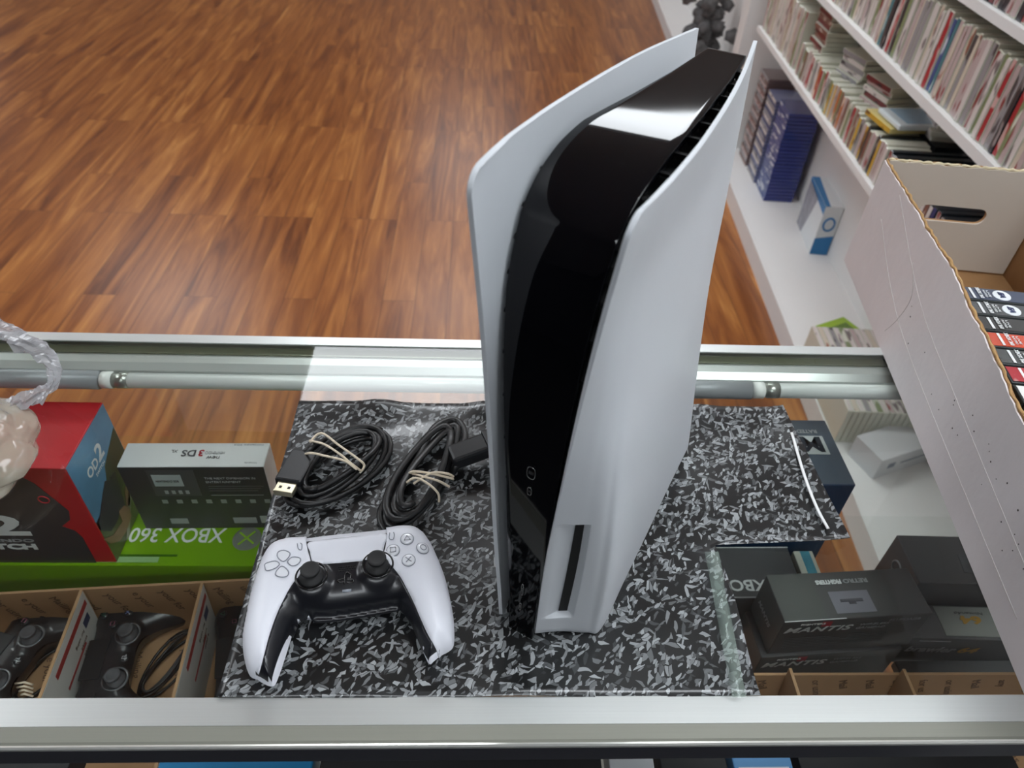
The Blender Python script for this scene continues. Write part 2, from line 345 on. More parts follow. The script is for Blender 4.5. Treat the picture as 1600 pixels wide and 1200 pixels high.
def case_mesh(color, th, dp, h, body):
    "upright case: spine faces -x, thickness along y"
    k = (color, round(th, 4), round(dp, 3), round(h, 3), body.name)
    if k in CM: return CM[k]
    bm = bmesh.new(); bm_box(bm, .0008, dp, 0, th*.94, 0, h, .0011, 1)
    for f in bm.faces: f.material_index = 0
    vv = bm_box(bm, 0, .0012, th*.05, th*.90, .003, h-.003, 0)
    for f in {f for v in vv for f in v.link_faces}: f.material_index = 1
    me = bm2me(bm); me.materials.append(body); me.materials.append(blotch('spine_'+color.replace(' ', '_').replace('-', '_'), *PAL[color])); CM[k] = me; return me
ORD = 'first second third fourth fifth sixth seventh eighth ninth tenth eleventh twelfth thirteenth fourteenth fifteenth sixteenth seventeenth eighteenth nineteenth'.split()
TENS = {2: 'twent', 3: 'thirt', 4: 'fort', 5: 'fift', 6: 'sixt', 7: 'sevent', 8: 'eight', 9: 'ninet'}
def ordw(i):
    if i <= 19: return ORD[i-1]
    t, u = divmod(i, 10)
    if t >= 10: return 'hundred and '+ordw(i-100) if i > 100 else 'hundredth'
    return TENS[t]+('ieth' if u == 0 else 'y-'+ORD[u-1])
def put(name, me, M, label, cat, group):
    o = bpy.data.objects.new(name, me); COL.objects.link(o); o.matrix_world = MS @ M; return tag(o, label, cat, group)
def row(where, group, s0, s1, z, n0, hs, dps, ths, cols, bodies=None, lean=.0, name='game_case'):
    s = s0; i = 0; rnd = random.Random(hash(where) % 1000 if 0 else len(where)*7+int(abs(s0)*100))
    tot = []
    while s < s1:
        c = rnd.choice(cols); th = rnd.choice(ths); h = rnd.choice(hs); dp = rnd.choice(dps)
        tot.append((s, c, th, h, dp, rnd.uniform(0, .006))); s += th+.0012
    for s, c, th, h, dp, dn in tot:
        i += 1; b = bodies or (body_k if c in ('dark', 'navy', 'dark red') else body_w)
        put(name, case_mesh(c, th, dp, h, b), Matrix.Translation((n0+dn, s, z)), f'{c} spined case on {where}, {ordw(i)} from the near end', 'game case', group)
row('the upper shelf', 'game cases standing on the upper shelf', -.66, 1.06, .8845, .012, (.163,.168,.172), (.165,.172,.178), (.0145,.017,.020),
    ['white']*9+['cream']*4+['grey']*3+['pink-grey']*4+['red','teal','blue','green','dark','dark'])
row('the top shelf', 'dark game cases on the top shelf', -.50, -.14, 1.1055, .012, (.17,.175), (.165,), (.018,.021), ['dark','dark red','dark','pink-grey'])
row('the middle shelf front', 'small game cases on the middle shelf', -.06, .80, .6125, .01, (.098,.104,.108), (.12,.115), (.0135,.016,.018),
    ['white','white','cream','red','yellow','orange','dark','grey','green','pink-grey','white','brown','cream','pink-grey'])
row('the middle shelf far end', 'tall pale cases at the far end of the middle shelf', .84, 1.32, .6125, .01, (.185,.19), (.15,), (.017,.021),
    ['white','cream','green','pink-grey','white','cream','pink-grey'])
row('the middle shelf near corner', 'black cases near the corner of the middle shelf', -.56, -.075, .6125, .01, (.102,.106), (.20,), (.0165,), ['pink-grey','pink-grey','navy','brown','white'], bodies=body_k)
def stack(where, group, n, s, z, cnt_, cols, dims, rz=0, body=body_w, th=.0148, spread=.006):
    "cases lying flat; long side along s"
    rnd = random.Random(int(abs(n*1000+s*100)))
    for i in range(cnt_):
        c = cols[i % len(cols)]; me = case_mesh(c, th, dims[0], dims[1], body)
        M = Matrix.Translation((n+rnd.uniform(-1, 1)*spread, s+rnd.uniform(-1, 1)*spread, z+i*(th+.0006))) @ Matrix.Rotation(rz+rnd.uniform(-.05, .05)*spread*150, 4, 'Z') @ Matrix.Rotation(radians(90), 4, 'X') @ Matrix.Translation((0, 0, 0))
        lab = f'{c} edged case in {where}, ' + ('the bottom one' if i == 0 else 'the top one' if i == cnt_-1 else f'{ordw(i+1)} from the bottom')
        put('game_case', me, M, lab, 'game case', group)
# black tray behind the small cases carrying the flat stacks
tr = link('display_tray', boxme(.135, .262, -.05, .82, .6125, .724), mat('tray_black', (26,27,29), .4)); tr.matrix_world = MS
tag(tr, 'long black tray on the middle shelf carrying flat stacks of cases', 'tray')
ZT = .7245
stack('the dark red stack', 'dark red stack of cases', .035, .80, ZT-.012, 9, ['brown','dark red'], (.11, .13), 0)
stack('the teal stack', 'teal stack of cases', .16, 1.05, .804, 8, ['teal'], (.11, .19), 0, body=mat('teal_case_plastic', (40,140,160), .3))
stack('the pale stack behind the dark red', 'pale stack behind dark red cases', .15, .83, ZT, 9, ['white','grey'], (.11, .155), .05)
stack('the grey stack mid tray', 'grey stack on the tray', .045, .52, ZT-.012, 5, ['grey','white'], (.10, .125), .25)
stack('the white grey stack at mid shelf back', 'second grey stack', .155, .60, ZT, 7, ['white','grey'], (.105, .155), -.15)
stack('the red edged stack', 'red edged stack', .05, .30, ZT-.012, 5, ['pink-grey','dark red','white'], (.10, .125), .2)
stack('the low white stack', 'low white stack', .155, .38, ZT, 5, ['white'], (.105, .17), .1)
stack('the lowest white stack', 'near white stack', .150, .15, ZT, 3, ['white'], (.105, .17), -.1)
yc = put('game_case', case_mesh('yellow', .015, .12, .14, mat('yellow_case', (214,196,130), .35)), Matrix.Translation((.012, .150, .7265)) @ Matrix.Rotation(.15, 4, 'Z') @ Matrix.Rotation(radians(90), 4, 'X'), 'yellow case lying half under the pale blue case', 'game case', None)
bc = empty('tablet_case', 'pale blue and white glossy case lying on the black cases', 'case'); bc.matrix_world = MS @ Matrix.Translation((.045, -.005, .742)) @ Matrix.Rotation(.12, 4, 'Z')
box('shell', mat('white_gloss', (225,235,238), .15, coat=.6), bc, 0, .17, 0, .125, 0, .016, .006, 3)
box('cover_picture', mat('pale_blue_print', (168,196,216), .2, coat=.6, noise=.15, nscale=25), bc, .025, .160, .012, .113, .0158, .0166)
# base level stacks
stack('the blue stack', 'blue cases stacked on the base board', .118, 1.175, .0005, 25, ['blue'], (.125, .155), 0, body=body_b, spread=.0015)
for (n_, s_, nm, cl, hh) in ((.108, 1.33, 'the grey banded stack', ['grey','navy','white'], 24), (.104, 1.50, 'the brown banded stack', ['brown','grey','pink-grey'], 26)):
    stack(nm, nm.replace('the ', '')+' cases', n_, s_, .0005, hh, cl, (.125, .142), 0, spread=.002, body=mat('smoky_case', (120,104,104), .3, coat=.4) if 'brown' in nm else mat('greyblue_case', (120,126,160), .3, coat=.4))
# blue and white carton
bx = empty('toy_carton', 'small blue and white carton standing on the base board beside blue cases', 'box'); bx.matrix_world = MS @ Matrix.Translation((.205, .60, .0005)) @ Matrix.Rotation(-.06, 4, 'Z')
cw = mat('carton_white', (222,226,228), .4); cbl = mat('carton_blue', (42,120,178), .4)
box('carton', cw, bx, 0, .068, 0, .25, 0, .205, .001, 1)
patch([(.001,-.0004,.001),(.067,-.0004,.001),(.067,-.0004,.085),(.001,-.0004,.07)], cbl, bx, 'printed_panel', nrm=(0,-1,0))
patch([(-.0004,.249,.001),(-.0004,.17,.001),(-.0004,.10,.19),(-.0004,.249,.19)], mat('carton_print', (150,150,158), .4, noise=.5, nscale=30), bx, 'printed_panel', nrm=(-1,0,0))
patch([(-.0004,.249,.19),(-.0004,.0,.17),(-.0004,.0,.204),(-.0004,.249,.204)], cbl, bx, 'printed_panel', nrm=(-1,0,0))
patch([(.0,.001,.2051),(.018,.001,.2051),(.03,.249,.2051),(.0,.249,.2051)], cbl, bx, 'printed_panel', nrm=(0,0,1))
ring = link('printed_ring', tube([(.034+.020*cos(a), -.0006, .132+.026*sin(a)) for a in [k*pi/12 for k in range(24)]], .004, 6, True), cbl, bx)
# green case, row of white cases and white carton near the counter
gc = empty('green_case', 'lime green case lying on the base board at the cardboard box edge', 'game case'); gc.matrix_world = MS @ Matrix.Translation((.175, -.04, .0005)) @ Matrix.Rotation(.5, 4, 'Z')
box('shell', mat('lime_plastic', (150,184,30), .3, coat=.4), gc, 0, .13, 0, .17, 0, .015, .003, 2); patch([(.02,.02,.0152),(.11,.02,.0152),(.11,.14,.0152),(.02,.14,.0152)], mat('dark_green_print', (90,120,30), .3), gc, 'cover_picture', nrm=(0,0,1))
for r_, s_ in ((0, -.235), (1, -.435)):
    for i in range(13):
        c = ['white','cream','white','grey','white','green','white','pink-grey','white','white','cream','white','white'][i]
        M = Matrix.Translation((.004+i*.0165, s_+.19, .0005)) @ Matrix.Rotation(radians(-90), 4, 'Z') @ Matrix.Rotation(radians(90), 4, 'Y') @ Matrix.Translation((-.125, 0, 0))
        me = case_mesh(c, .0155, .125, .185, body_w)
        put('game_case', me, M, f'{c} case spine up under counter glass, {ordw(i+1)} from aisle, '+('nearer' if r_ else 'farther')+' row', 'game case', 'white cases seen through the counter glass')
wc = empty('accessory_carton', 'flat white carton leaning askew beside the white cases under the counter glass', 'box'); wc.matrix_world = MS @ Matrix.Translation((.03, -.475, .0005)) @ Matrix.Rotation(radians(24), 4, 'Z') @ Matrix.Translation((0, -.10, 0))
box('carton', mat('carton_lightgrey', (205,206,208), .4), wc, 0, .26, 0, .10, 0, .075, .001, 1)
patch([(.035,-.0003,.03),(.06,-.0003,.03),(.06,-.0003,.05),(.035,-.0003,.05)], mat('print_grey', (90,100,120), .4), wc, 'printed_mark', nrm=(0,-1,0))
patch([(.08,-.0003,.036),(.20,-.0003,.036),(.20,-.0003,.042),(.08,-.0003,.042)], mat('print_grey'), wc, 'printed_line', nrm=(0,-1,0))
# mottled fluffy thing by the far wall
bm = bmesh.new(); rnd = random.Random(9)
for k in range(60):
    c = Vector((rnd.gauss(0, .062), rnd.gauss(0, .062), .05+.34*rnd.random())); r = .026+.022*rnd.random()
    rr = bmesh.ops.create_icosphere(bm, subdivisions=2, radius=r)
    for v in rr['verts']: v.co = v.co*(1+.25*sin(v.co.x*300+k)*cos(v.co.y*260)) + c
fz = link('fluffy_toy', bm2me(bm), mat('mottled_fluff', (96,94,94), .9, noise=.95, nscale=30), smooth=True)
fz.matrix_world = MS @ Matrix.Translation((.09, 2.75, .01)); tag(fz, 'grey and black mottled fluffy bundle standing by the far white panel', 'plush')
# ------------------------------------------------------------------ patterned sheet on the counter
def chaikin(P, n=1): return P
def sheet():
    # L-shaped outline sampled as a grid clipped to the two rectangles, slightly wavy
    def wav(x, y):
        z = .0012+.0006*sin(x*47+y*23)+.0006*sin(y*61-x*31)
        if y > .535: z += (.0035*max(0, sin(x*55+1))**2+.0015)*min(1, (y-.535)/.02)
        if y < .262: z += .0018*max(0, sin(x*30+.8))*(1-(y-.248)/.014)
        return z
    cells = set(); st = .006; vid = {}; vs = []; fs = []
    def V(i, j):
        if (i, j) in vid: return vid[(i, j)]
        x = -.190+i*st; y = .2485+j*st
        yy = y; xx = x
        k = len(vs)
        if y > .39: xx = x if x < .2 else x
        # right margins curl up off the glass
        z = wav(x, y)
        if y < .388 and x > .19: z += .010*((x-.19)/.03)**1.6*(.5+.5*sin(y*40+1.2))
        if y >= .388 and x > .30: z += .004*((x-.30)/.03)**2
        if y >= .388: xx += max(0, x-.15)*-.055*((y-.39)/.17-1) if x > .15 else 0
        else: xx += (x > .15)*(x-.15)*(-.10)*((.388-y)/.14-.7)*-1*.4
        vs.append((xx, yy, z)); vid[(i, j)] = k; return k
    ni = int(.525/st); nj = int(.318/st)
    for i in range(ni):
        for j in range(nj):
            x = -.190+(i+.5)*st; y = .2485+(j+.5)*st
            if y < .386 and x > .216: continue
            if y > .564: continue
            fs.append((V(i, j), V(i+1, j), V(i+1, j+1), V(i, j+1)))
    return mesh(vs, fs)
sh = link('patterned_sheet', sheet(), chip_sheet(), smooth=True); solid(sh, .0007, 1)
tag(sh, 'glossy black vinyl sheet with grey chip pattern under the console and controller', 'mat')
edge = link('backing_edge', tube(catmull([px(1237, 676, .0075), px(1256, 740, .008), px(1275, 790, .0075), px(1294, 826, .0065)], 6), .0016, 6, flat=.4), mat('white_backing', (238,238,238), .5), sh)
flm = plasticfilm('clear_film', (176,196,184), .30, .12)
fl = link('film_margin', grid(lambda u, v: px(1120+46*v+(1-v)*3-22*u, 862+228*v, .0075+.006*sin(pi*u)*(.6+.4*sin(v*17))), 4, 24), flm, sh, smooth=True)
tag(fl, 'clear greenish film margin curling up')
# ------------------------------------------------------------------ console
TH = radians(31); CW = Vector((cos(TH), -sin(TH), 0)); CD = Vector((sin(TH), cos(TH), 0))
CO = CW*-.107+CD*.28
con = empty('game_console', 'tall white and black game console standing upright on the patterned sheet', 'game console', CO+Vector((0, 0, .0022)), -TH)
white_sh = mat('matte_white_plastic', (203,207,212), .42, bump=.12, bscale=1800)
gloss = mat('piano_black', (5,5,8), .045, coat=0, spec=.34)
vent = mat('vent_black', (12,12,13), .5)
def interp_rows(rows, z):
    zs = [r[0] for r in rows]; n = len(rows[0][1])
    # monotone-ish cubic through rows
    for i in range(len(zs)-1):
        if z <= zs[i+1] or i == len(zs)-2:
            t = (z-zs[i])/(zs[i+1]-zs[i]); out = []
            for c in range(n):
                v = []
                for k in (0, 1):
                    p1 = rows[i][1][c][k]; p2 = rows[i+1][1][c][k]
                    p0 = rows[i-1][1][c][k] if i > 0 else p1-(p2-p1)*.6; p3 = rows[i+2][1][c][k] if i+2 < len(zs) else p2+(p2-p1)*.6
                    h0 = zs[i]-zs[i-1] if i > 0 else zs[1]-zs[0]; h1 = zs[i+1]-zs[i]; h2 = zs[i+2]-zs[i+1] if i+2 < len(zs) else h1
                    m1 = ((p2-p1)/h1+(p1-p0)/h0)/2; m2 = ((p3-p2)/h2+(p2-p1)/h1)/2
                    t2, t3 = t*t, t*t*t
                    v.append((2*t3-3*t2+1)*p1+(t3-2*t2+t)*h1*m1+(-2*t3+3*t2)*p2+(t3-t2)*h1*m2)
                out.append(v)
            return out
RR = [(0, [(0,-.005),(.007,.004),(.014,.013),(.024,.030),(.034,.0385),(.084,.037),(.146,.035),(.205,.0325),(.265,.031)]),
      (.1, [(-.002,-.003),(.004,.007),(.010,.017),(.016,.031),(.027,.0395),(.084,.037),(.146,.032),(.205,.026),(.265,.019)]),
      (.2, [(-.004,.003),(.002,.010),(.008,.017),(.017,.0255),(.032,.031),(.084,.0295),(.146,.0245),(.205,.018),(.265,.0085)]),
      (.27, [(-.006,.0085),(.002,.0125),(.010,.0162),(.022,.0195),(.042,.0215),(.084,.0205),(.146,.0165),(.205,.0115),(.265,.0045)]),
      (.33, [(-.009,.0145),(0,.0155),(.010,.0163),(.022,.0172),(.042,.0178),(.084,.0165),(.146,.0125),(.205,.007),(.265,.0008)]),
      (.389, [(-.011,.0210),(-.003,.0213),(.008,.0218),(.022,.0222),(.042,.0222),(.084,.0208),(.146,.0155),(.205,.0078),(.265,-.0025)])]
LL = [(0, [(0,-.038),(.007,-.040),(.016,-.042),(.030,-.043),(.05,-.044),(.084,-.045),(.146,-.046),(.205,-.046),(.265,-.044)]),
      (.1, [(-.002,-.045),(.006,-.047),(.016,-.048),(.030,-.049),(.05,-.050),(.084,-.051),(.146,-.050),(.205,-.048),(.265,-.045)]),
      (.2, [(-.004,-.051),(.006,-.0535),(.016,-.056),(.030,-.058),(.05,-.060),(.084,-.061),(.146,-.055),(.205,-.049),(.265,-.044)]),
      (.295, [(-.007,-.057),(.006,-.0595),(.016,-.0615),(.030,-.0632),(.05,-.0645),(.084,-.067),(.146,-.060),(.205,-.048),(.265,-.041)]),
      (.3885, [(-.0125,-.0632),(.002,-.0648),(.016,-.0658),(.030,-.0668),(.05,-.0672),(.084,-.0672),(.146,-.0645),(.205,-.0590),(.268,-.0480)])]
def panel(rows, ztop, side, slot=False):
    us = [0, .02, .05]+[k/100 for k in range(8, 50, 1 if slot else 2)]+[.5+k/20*.5 for k in range(0, 21)]
    us = sorted(set(us))
    zs = [ztop*k/86 for k in range(82)]+[ztop-(ztop*5/86)*(1-sin(k/10*pi/2)) for k in range(1, 11)]
    if slot: zs = sorted(set([z for z in zs if abs(z-.152) > .0012 and abs(z-.0265) > .0012]+[.1512, .1524, .0262, .0278]))
    else: zs = sorted(set(zs))
    vs = []
    for z in zs:
        r = interp_rows(rows, z); P = [Vector((w, d)) for d, w in r]
        # catmull through the nine columns; columns 0..4 fill u 0...5
        C = catmull([(p.x, p.y, 0) for p in P], 10)
        fr = 0; R = .014; zt = ztop-R
        if z > zt: fr = (R-sqrt(max(0, R*R-(z-zt)**2)))
        fb = 0; R2 = .004
        if z < R2: fb = R2-sqrt(max(0, R2*R2-(R2-z)**2))
        for u in us:
            k = (u/.5*4 if u <= .5 else 4+(u-.5)/.5*4)*10
            i = min(int(k), len(C)-2); c = C[i].lerp(C[i+1], k-i)
            w, d = c.x, c.y
            d += (fr+fb)*max(0, 1-u*2.2)
            if z > ztop-.012 and u > .97: d -= .0
            if slot and .0265 < z < .152:
                fu = u*2   # 0..1 on the slanted front face
                dep = 0
                if .10 < fu <= .37: dep = (fu-.10)/.27*.0058
                elif .37 < fu <= .53: dep = .0058
                elif .53 < fu < .575: dep = .0058*(.575-fu)/.045
                d += dep*.80; w -= dep*.55
            vs.append((w, d, z))
    nu = len(us); nz = len(zs); fs = []
    for j in range(nz-1):
        for i in range(nu-1):
            f = (j*nu+i, j*nu+i+1, (j+1)*nu+i+1, (j+1)*nu+i); fs.append(f if side > 0 else f[::-1])
    return mesh(vs, fs)
pr_ = link('side_panel', panel(RR, .389, 1, True), white_sh, con, smooth=True); solid(pr_, .0026, -1, .0009); tag(pr_, 'white panel with the disc slot')
pl_ = link('side_panel', panel(LL, .3885, -1), white_sh, con, smooth=True); solid(pl_, .0028, -1, .0010)
for o in (pr_, pl_):
    pass
# slot opening
def rface(fu, z, off=0):
    r = interp_rows(RR, z); C = catmull([(w, d, 0) for d, w in r], 10); k = fu*40; i = int(k); c = C[i].lerp(C[i+1], k-i)
    return Vector((c.x-.55*off, c.y+.80*off, z))
n_ = 24
vs = []
for k in range(n_+1):
    z = .0285+(.1505-.0285)*k/n_
    vs += [rface(.385, z, .0050), rface(.52, z, .0050)]
link('disc_slot', mesh(vs, [(2*k, 2*k+1, 2*k+3, 2*k+2) for k in range(n_)]), mat('slot_black', (3,3,3), .7), con)
# centre body: profile in (depth, height)
PROF = catmull([(-.004, 0, 0), (-.001, .06, 0), (.002, .13, 0), (.006, .20, 0), (.013, .264, 0), (.0245, .313, 0), (.040, .3445, 0)], 8)
_ang = [(.04, 52), (.05, 37), (.06, 27), (.07, 20.5), (.083, 14), (.095, 9.3), (.106, 6.5), (.12, 3.9), (.14, 3.3), (.30, 3.2)]
_z = .3445; _d = .04
while _d < .252:
    _d += .003; _m = _d-.0015
    for (p0, a0), (p1, a1) in zip(_ang[:-1], _ang[1:]):
        if p0 <= _m <= p1: _z += .003*math.tan(radians(a0+(a1-a0)*(_m-p0)/(p1-p0))); break
    PROF.append(Vector((_d, _z, 0)))
EDG = [(0, -.027, -.0053), (.04, -.0291, -.0050), (.124, -.0375, -.0045), (.163, -.0406, -.0040), (.246, -.0503, -.0030), (.306, -.0575, -.0025), (.345, -.0602, -.0020)]
EDD = [(.040, -.0602, -.0020), (.06, -.0605, -.0008), (.083, -.0600, .0004), (.108, -.0580, .0010), (.157, -.0470, .0007), (.2, -.0390, -.001), (.26, -.0310, -.0052)]
def edge_w(d, z):
    E, x = (EDD, d) if d > .04 else (EDG, z)
    for a, b in zip(E[:-1], E[1:]):
        if x <= b[0]: t = max(0, (x-a[0])/(b[0]-a[0])); return a[1]+(b[1]-a[1])*t, a[2]+(b[2]-a[2])*t
    return E[-1][1], E[-1][2]
def pan_w(rows, d, z):
    r = interp_rows(rows, z)
    for (d0, w0), (d1, w1) in zip(r[:-1], r[1:]):
        if d <= d1: return w0+(w1-w0)*max(0, (d-d0)/(d1-d0))
    return r[-1][1]
def strip(t_, inset, drop, name, m, nu=10):
    vs = []; fs = []; n = len(PROF)
    for i, p in enumerate(PROF):
        d, z = p.x, p.y; a, b = edge_w(d, z); a += inset; b -= inset
        q = PROF[min(i+1, n-1)]-PROF[max(i-1, 0)]; q.normalize(); nr = Vector((q.y, -q.x))   # inward (depth, height)
        dd, zz = d+nr.x*drop, z+nr.y*drop
        for k in range(nu+1): vs.append((a+(b-a)*k/nu, dd, zz))
    for i in range(n-1):
        for k in range(nu): fs.append((i*(nu+1)+k, i*(nu+1)+k+1, (i+1)*(nu+1)+k+1, (i+1)*(nu+1)+k))
    o = link(name, mesh(vs, fs), m, con, smooth=True); solid(o, t_, -1, .0006); return o
strip(.006, 0, 0, 'centre_strip', gloss)
# vent body behind the strip, wider, with fins
def extr(prof, wl, wr, name, m):
    n = len(prof); vs = []
    for (d, z) in prof:
        a, b = edge_w(d, z); vs.append((a+wl, d, z))
    for (d, z) in prof:
        a, b = edge_w(d, z); vs.append((b+wr, d, z))
    fs = [(i, i+1, n+i+1, n+i) for i in range(n-1)]+[(n-1, 0, n, 2*n-1)]
    bm = bmesh.new(); me = mesh(vs, fs); bm.from_mesh(me)
    bmesh.ops.holes_fill(bm, edges=bm.edges[:]); bmesh.ops.triangulate(bm, faces=[f for f in bm.faces if len(f.verts) > 4]); return link(name, bm2me(bm), m, con)
inner = [(p.x+.012, max(0.001, p.y-.012)) for p in PROF[2::4]]+[(.25, .366), (.25, .001)]
extr(inner, -.002, .004, 'core_body', vent)
fins = []
for i in [k for k in range(20, len(PROF)-3) if (k < 48 and k % 4 == 0) or (k >= 48 and k % 7 == 0)]:
    p = PROF[i]; q = PROF[i+1]-PROF[i-1]; q.normalize(); a, b = edge_w(p.x, p.y)
    nr = Vector((q.y, -q.x))
    for (w0, w1) in ((b-.002, min(b+.012, pan_w(RR, p.x+.008, p.y-.004)-.0028)), (max(a-.0022, pan_w(LL, p.x+.008, p.y-.004)+.003), a+.002)):
        t = Vector((q.x, q.y)); bme = bmesh.new()
        for sgn in (0,):
            c0 = Vector((p.x, p.y))+nr*.0035; ang = .9
            di = (nr+t*ang).normalized(); e = .0011
            pts = [c0-t*e, c0+t*e, c0+t*e+di*.012, c0-t*e+di*.012]
            V8 = [(w0, s.x, s.y) for s in pts]+[(w1, s.x, s.y) for s in pts]
            bme2 = mesh(V8, [(0,1,2,3),(7,6,5,4),(0,4,5,1),(1,5,6,2),(2,6,7,3),(3,7,4,0)])
        bme.free(); link('vent_fin', bme2, mat('fin_black', (15,15,16), .6, spec=.2), con)
# ports and buttons on the strip
def on_strip(w, z):
    for i in range(len(PROF)-1):
        if PROF[i].y <= z <= PROF[i+1].y:
            t = (z-PROF[i].y)/(PROF[i+1].y-PROF[i].y); return Vector((w, PROF[i].x+(PROF[i+1].x-PROF[i].x)*t, z))
portm = mat('port_metal', (150,150,150), .25, metal=.9)
def port(w, z, a, b, name):
    c = on_strip(w, z); pth = [c+Vector((a*x, -.0004, b*y)) for x, y in [(-1,-1),(-1,1),(1,1),(1,-1)]]
    o = link(name, tube(catmull(pth, 4, True), .00036, 6, True), portm, con)
    box('port_tongue', mat('port_dark', (40,40,42), .4), o, c.x-a*.7, c.x+a*.7, c.y-.0006, c.y+.001, z-b*.25, z+b*.25)
port(-.0232, .1835, .0024, .0045, 'usb_port'); port(-.0228, .1665, .0012, .0030, 'usb_port')
port(-.0190, .058, .0006, .0060, 'power_button'); port(-.0190, .036, .0006, .0040, 'eject_button')
# ------------------------------------------------------------------ flat-region mesh helper
def dist_poly(p, P):
    best = 1e9
    for i in range(len(P)):
        a, b = P[i-1], P[i]; ab = b-a; t = max(0, min(1, (p-a).dot(ab)/max(1e-12, ab.dot(ab)))); best = min(best, (p-a-ab*t).length)
    return best
def inside(p, P):
    c = False
    for i in range(len(P)):
        a, b = P[i-1], P[i]
        if (a.y > p.y) != (b.y > p.y) and p.x < (b.x-a.x)*(p.y-a.y)/(b.y-a.y)+a.x: c = not c
    return c
def resample(P, st):
    out = []
    for i in range(len(P)):
        a, b = P[i], P[(i+1) % len(P)]; n = max(1, int((b-a).length/st))
        out += [a.lerp(b, k/n) for k in range(n)]
    return out
def region(poly, hf, st=.0022, edge=.0014, skirt=0.0):
    "triangulated top of a region with height hf(x, y)"
    B = resample(poly, edge); n = len(B); pts = [Vector((p.x, p.y)) for p in B]
    x0, x1 = min(p.x for p in B), max(p.x for p in B); y0, y1 = min(p.y for p in B), max(p.y for p in B)
    y = y0; r = 0
    while y < y1:
        x = x0+(st/2 if r % 2 else 0)
        while x < x1:
            q = Vector((x, y))
            if inside(q, B) and dist_poly(q, B) > st*.45: pts.append(q)
            x += st
        y += st*.87; r += 1
    res = delaunay_2d_cdt(pts, [(i, (i+1) % n) for i in range(n)], [list(range(n))], 2, 1e-7)
    V = [(p.x, p.y, hf(p.x, p.y)) for p in res[0]]; Fc = [tuple(f) for f in res[2]]
    if skirt:
        cnt_e = {}
        for f in Fc:
            for i in range(len(f)):
                k = (f[i], f[(i+1) % len(f)]); cnt_e[k] = 1
        be = [k for k in cnt_e if (k[1], k[0]) not in cnt_e]; mp = {}
        for a, b in be:
            for q in (a, b):
                if q not in mp: mp[q] = len(V); V.append((V[q][0], V[q][1], V[q][2]-skirt))
            Fc.append((b, a, mp[a], mp[b]))
    me = mesh(V, Fc)
    for p in me.polygons: p.use_smooth = True
    return me
# ------------------------------------------------------------------ white gamepad
pad_w = mat('gamepad_white', (226,228,236), .38, bump=.06, bscale=2500)
pad_k = mat('gamepad_black', (17,18,24), .32, coat=.15)
def c6(x, y): return (370+x/2.5, 620+y/2.5)
OUT = [(75,1098),(50,1085),(35,1050),(25,1000),(22,950),(28,900),(42,830),(60,755),(80,690),(100,640),(125,600),(155,578),(210,563),(275,559),(380,546),(480,536),(585,525),(640,517),(690,518),(725,535),(757,570),(785,630),(812,700),(832,780),(846,860),(850,930),(845,970),(825,990),(800,1003),(775,1025),(752,1040),(735,1010),(712,950),(690,895),(668,855),(645,826),(620,814),(590,818),(500,834),(400,850),(300,858),(262,858),(240,872),(222,905),(205,960),(183,1030),(160,1095),(146,1124),(128,1127),(100,1115)]
gp0 = px(*c6(437, 800), .02)
def unz(pt, hf, it=6):
    z = .02
    for _ in range(it):
        p = px(pt[0], pt[1], z+.0016); z = hf(p.x, p.y)
    return Vector((p.x, p.y))
def zedge(x, y):
    # the pad rests on its grips and rises towards the trigger side
    t = max(0, min(1, (y-.245)/.125)); return .012+.014*t
POLY = []
for q in catmull([(a, b, 0) for a, b in OUT], 4, True):
    uv = c6(q.x, q.y); z = .02
    for _ in range(5): p = px(uv[0], uv[1], z+.0016); z = zedge(p.x, p.y)
    POLY.append(Vector((p.x, p.y)))
_pc = {}
def dcache(x, y):
    k = (round(x, 4), round(y, 4))
    if k not in _pc: _pc[k] = dist_poly(Vector((x, y)), POLY) if inside(Vector((x, y)), POLY) else 0
    return _pc[k]
STK = []
def htop(x, y):
    d = dcache(x, y); R = .021; t = min(d/R, 1); h = zedge(x, y)+.0195*sqrt(max(0, 1-(1-t)**2))
    for s in STK:
        r = ((x-s[0])**2+(y-s[1])**2)**.5
        if r < .018: h += .0035*(.5+.5*cos(pi*min(1, max(0, (r-.010)/.008))))
    return h
def hbot(x, y):
    d = dcache(x, y); R = .018; t = min(d/R, 1); zt = zedge(x, y); lo = .0022; return zt-(zt-lo)*.96*sqrt(max(0, 1-(1-t)**2))
for s in ((292,712),(550,668)):
    STK.append(tuple(unz(c6(*s), htop)))
def rpoly(pts, n=4, closed=True, hf=htop):
    return [unz(c6(q.x, q.y), hf) for q in catmull([(a, b, 0) for a, b in pts], n, closed)]
pad = empty('gamepad', 'white and black wireless gamepad lying on the patterned sheet', 'game controller', (0, 0, 0))
def outer_between(i0, i1):   # indexes of OUT
    n = len(OUT); k = i0*4; out = []; e = i1*4 if i1 > i0 else i1*4+n*4
    while k <= e: out.append(POLY[k % (n*4)]); k += 1
    return out
def seam(pts): return [unz(c6(q.x, q.y), htop) for q in catmull([(a, b, 0) for a, b in pts], 4)]
sL = seam([(270,562),(277,600),(287,640),(268,665),(240,697),(212,732),(188,775),(162,828),(143,875),(124,932),(106,1000),(90,1060),(78,1094)])
sR = seam([(589,528),(580,585),(572,622),(600,652),(632,690),(660,738),(690,798),(720,868),(748,928),(772,968),(793,999)])
bL = seam([(243,868),(213,893),(190,935),(166,990),(148,1040),(134,1090),(127,1122)])
bR = seam([(644,830),(665,855),(690,900),(714,960),(733,1003),(749,1034)])
bT = seam([(243,868),(300,852),(400,844),(500,828),(590,812),(620,808),(644,830)])
pad_me = []
def off(hf, d): return lambda x, y: hf(x, y)+d
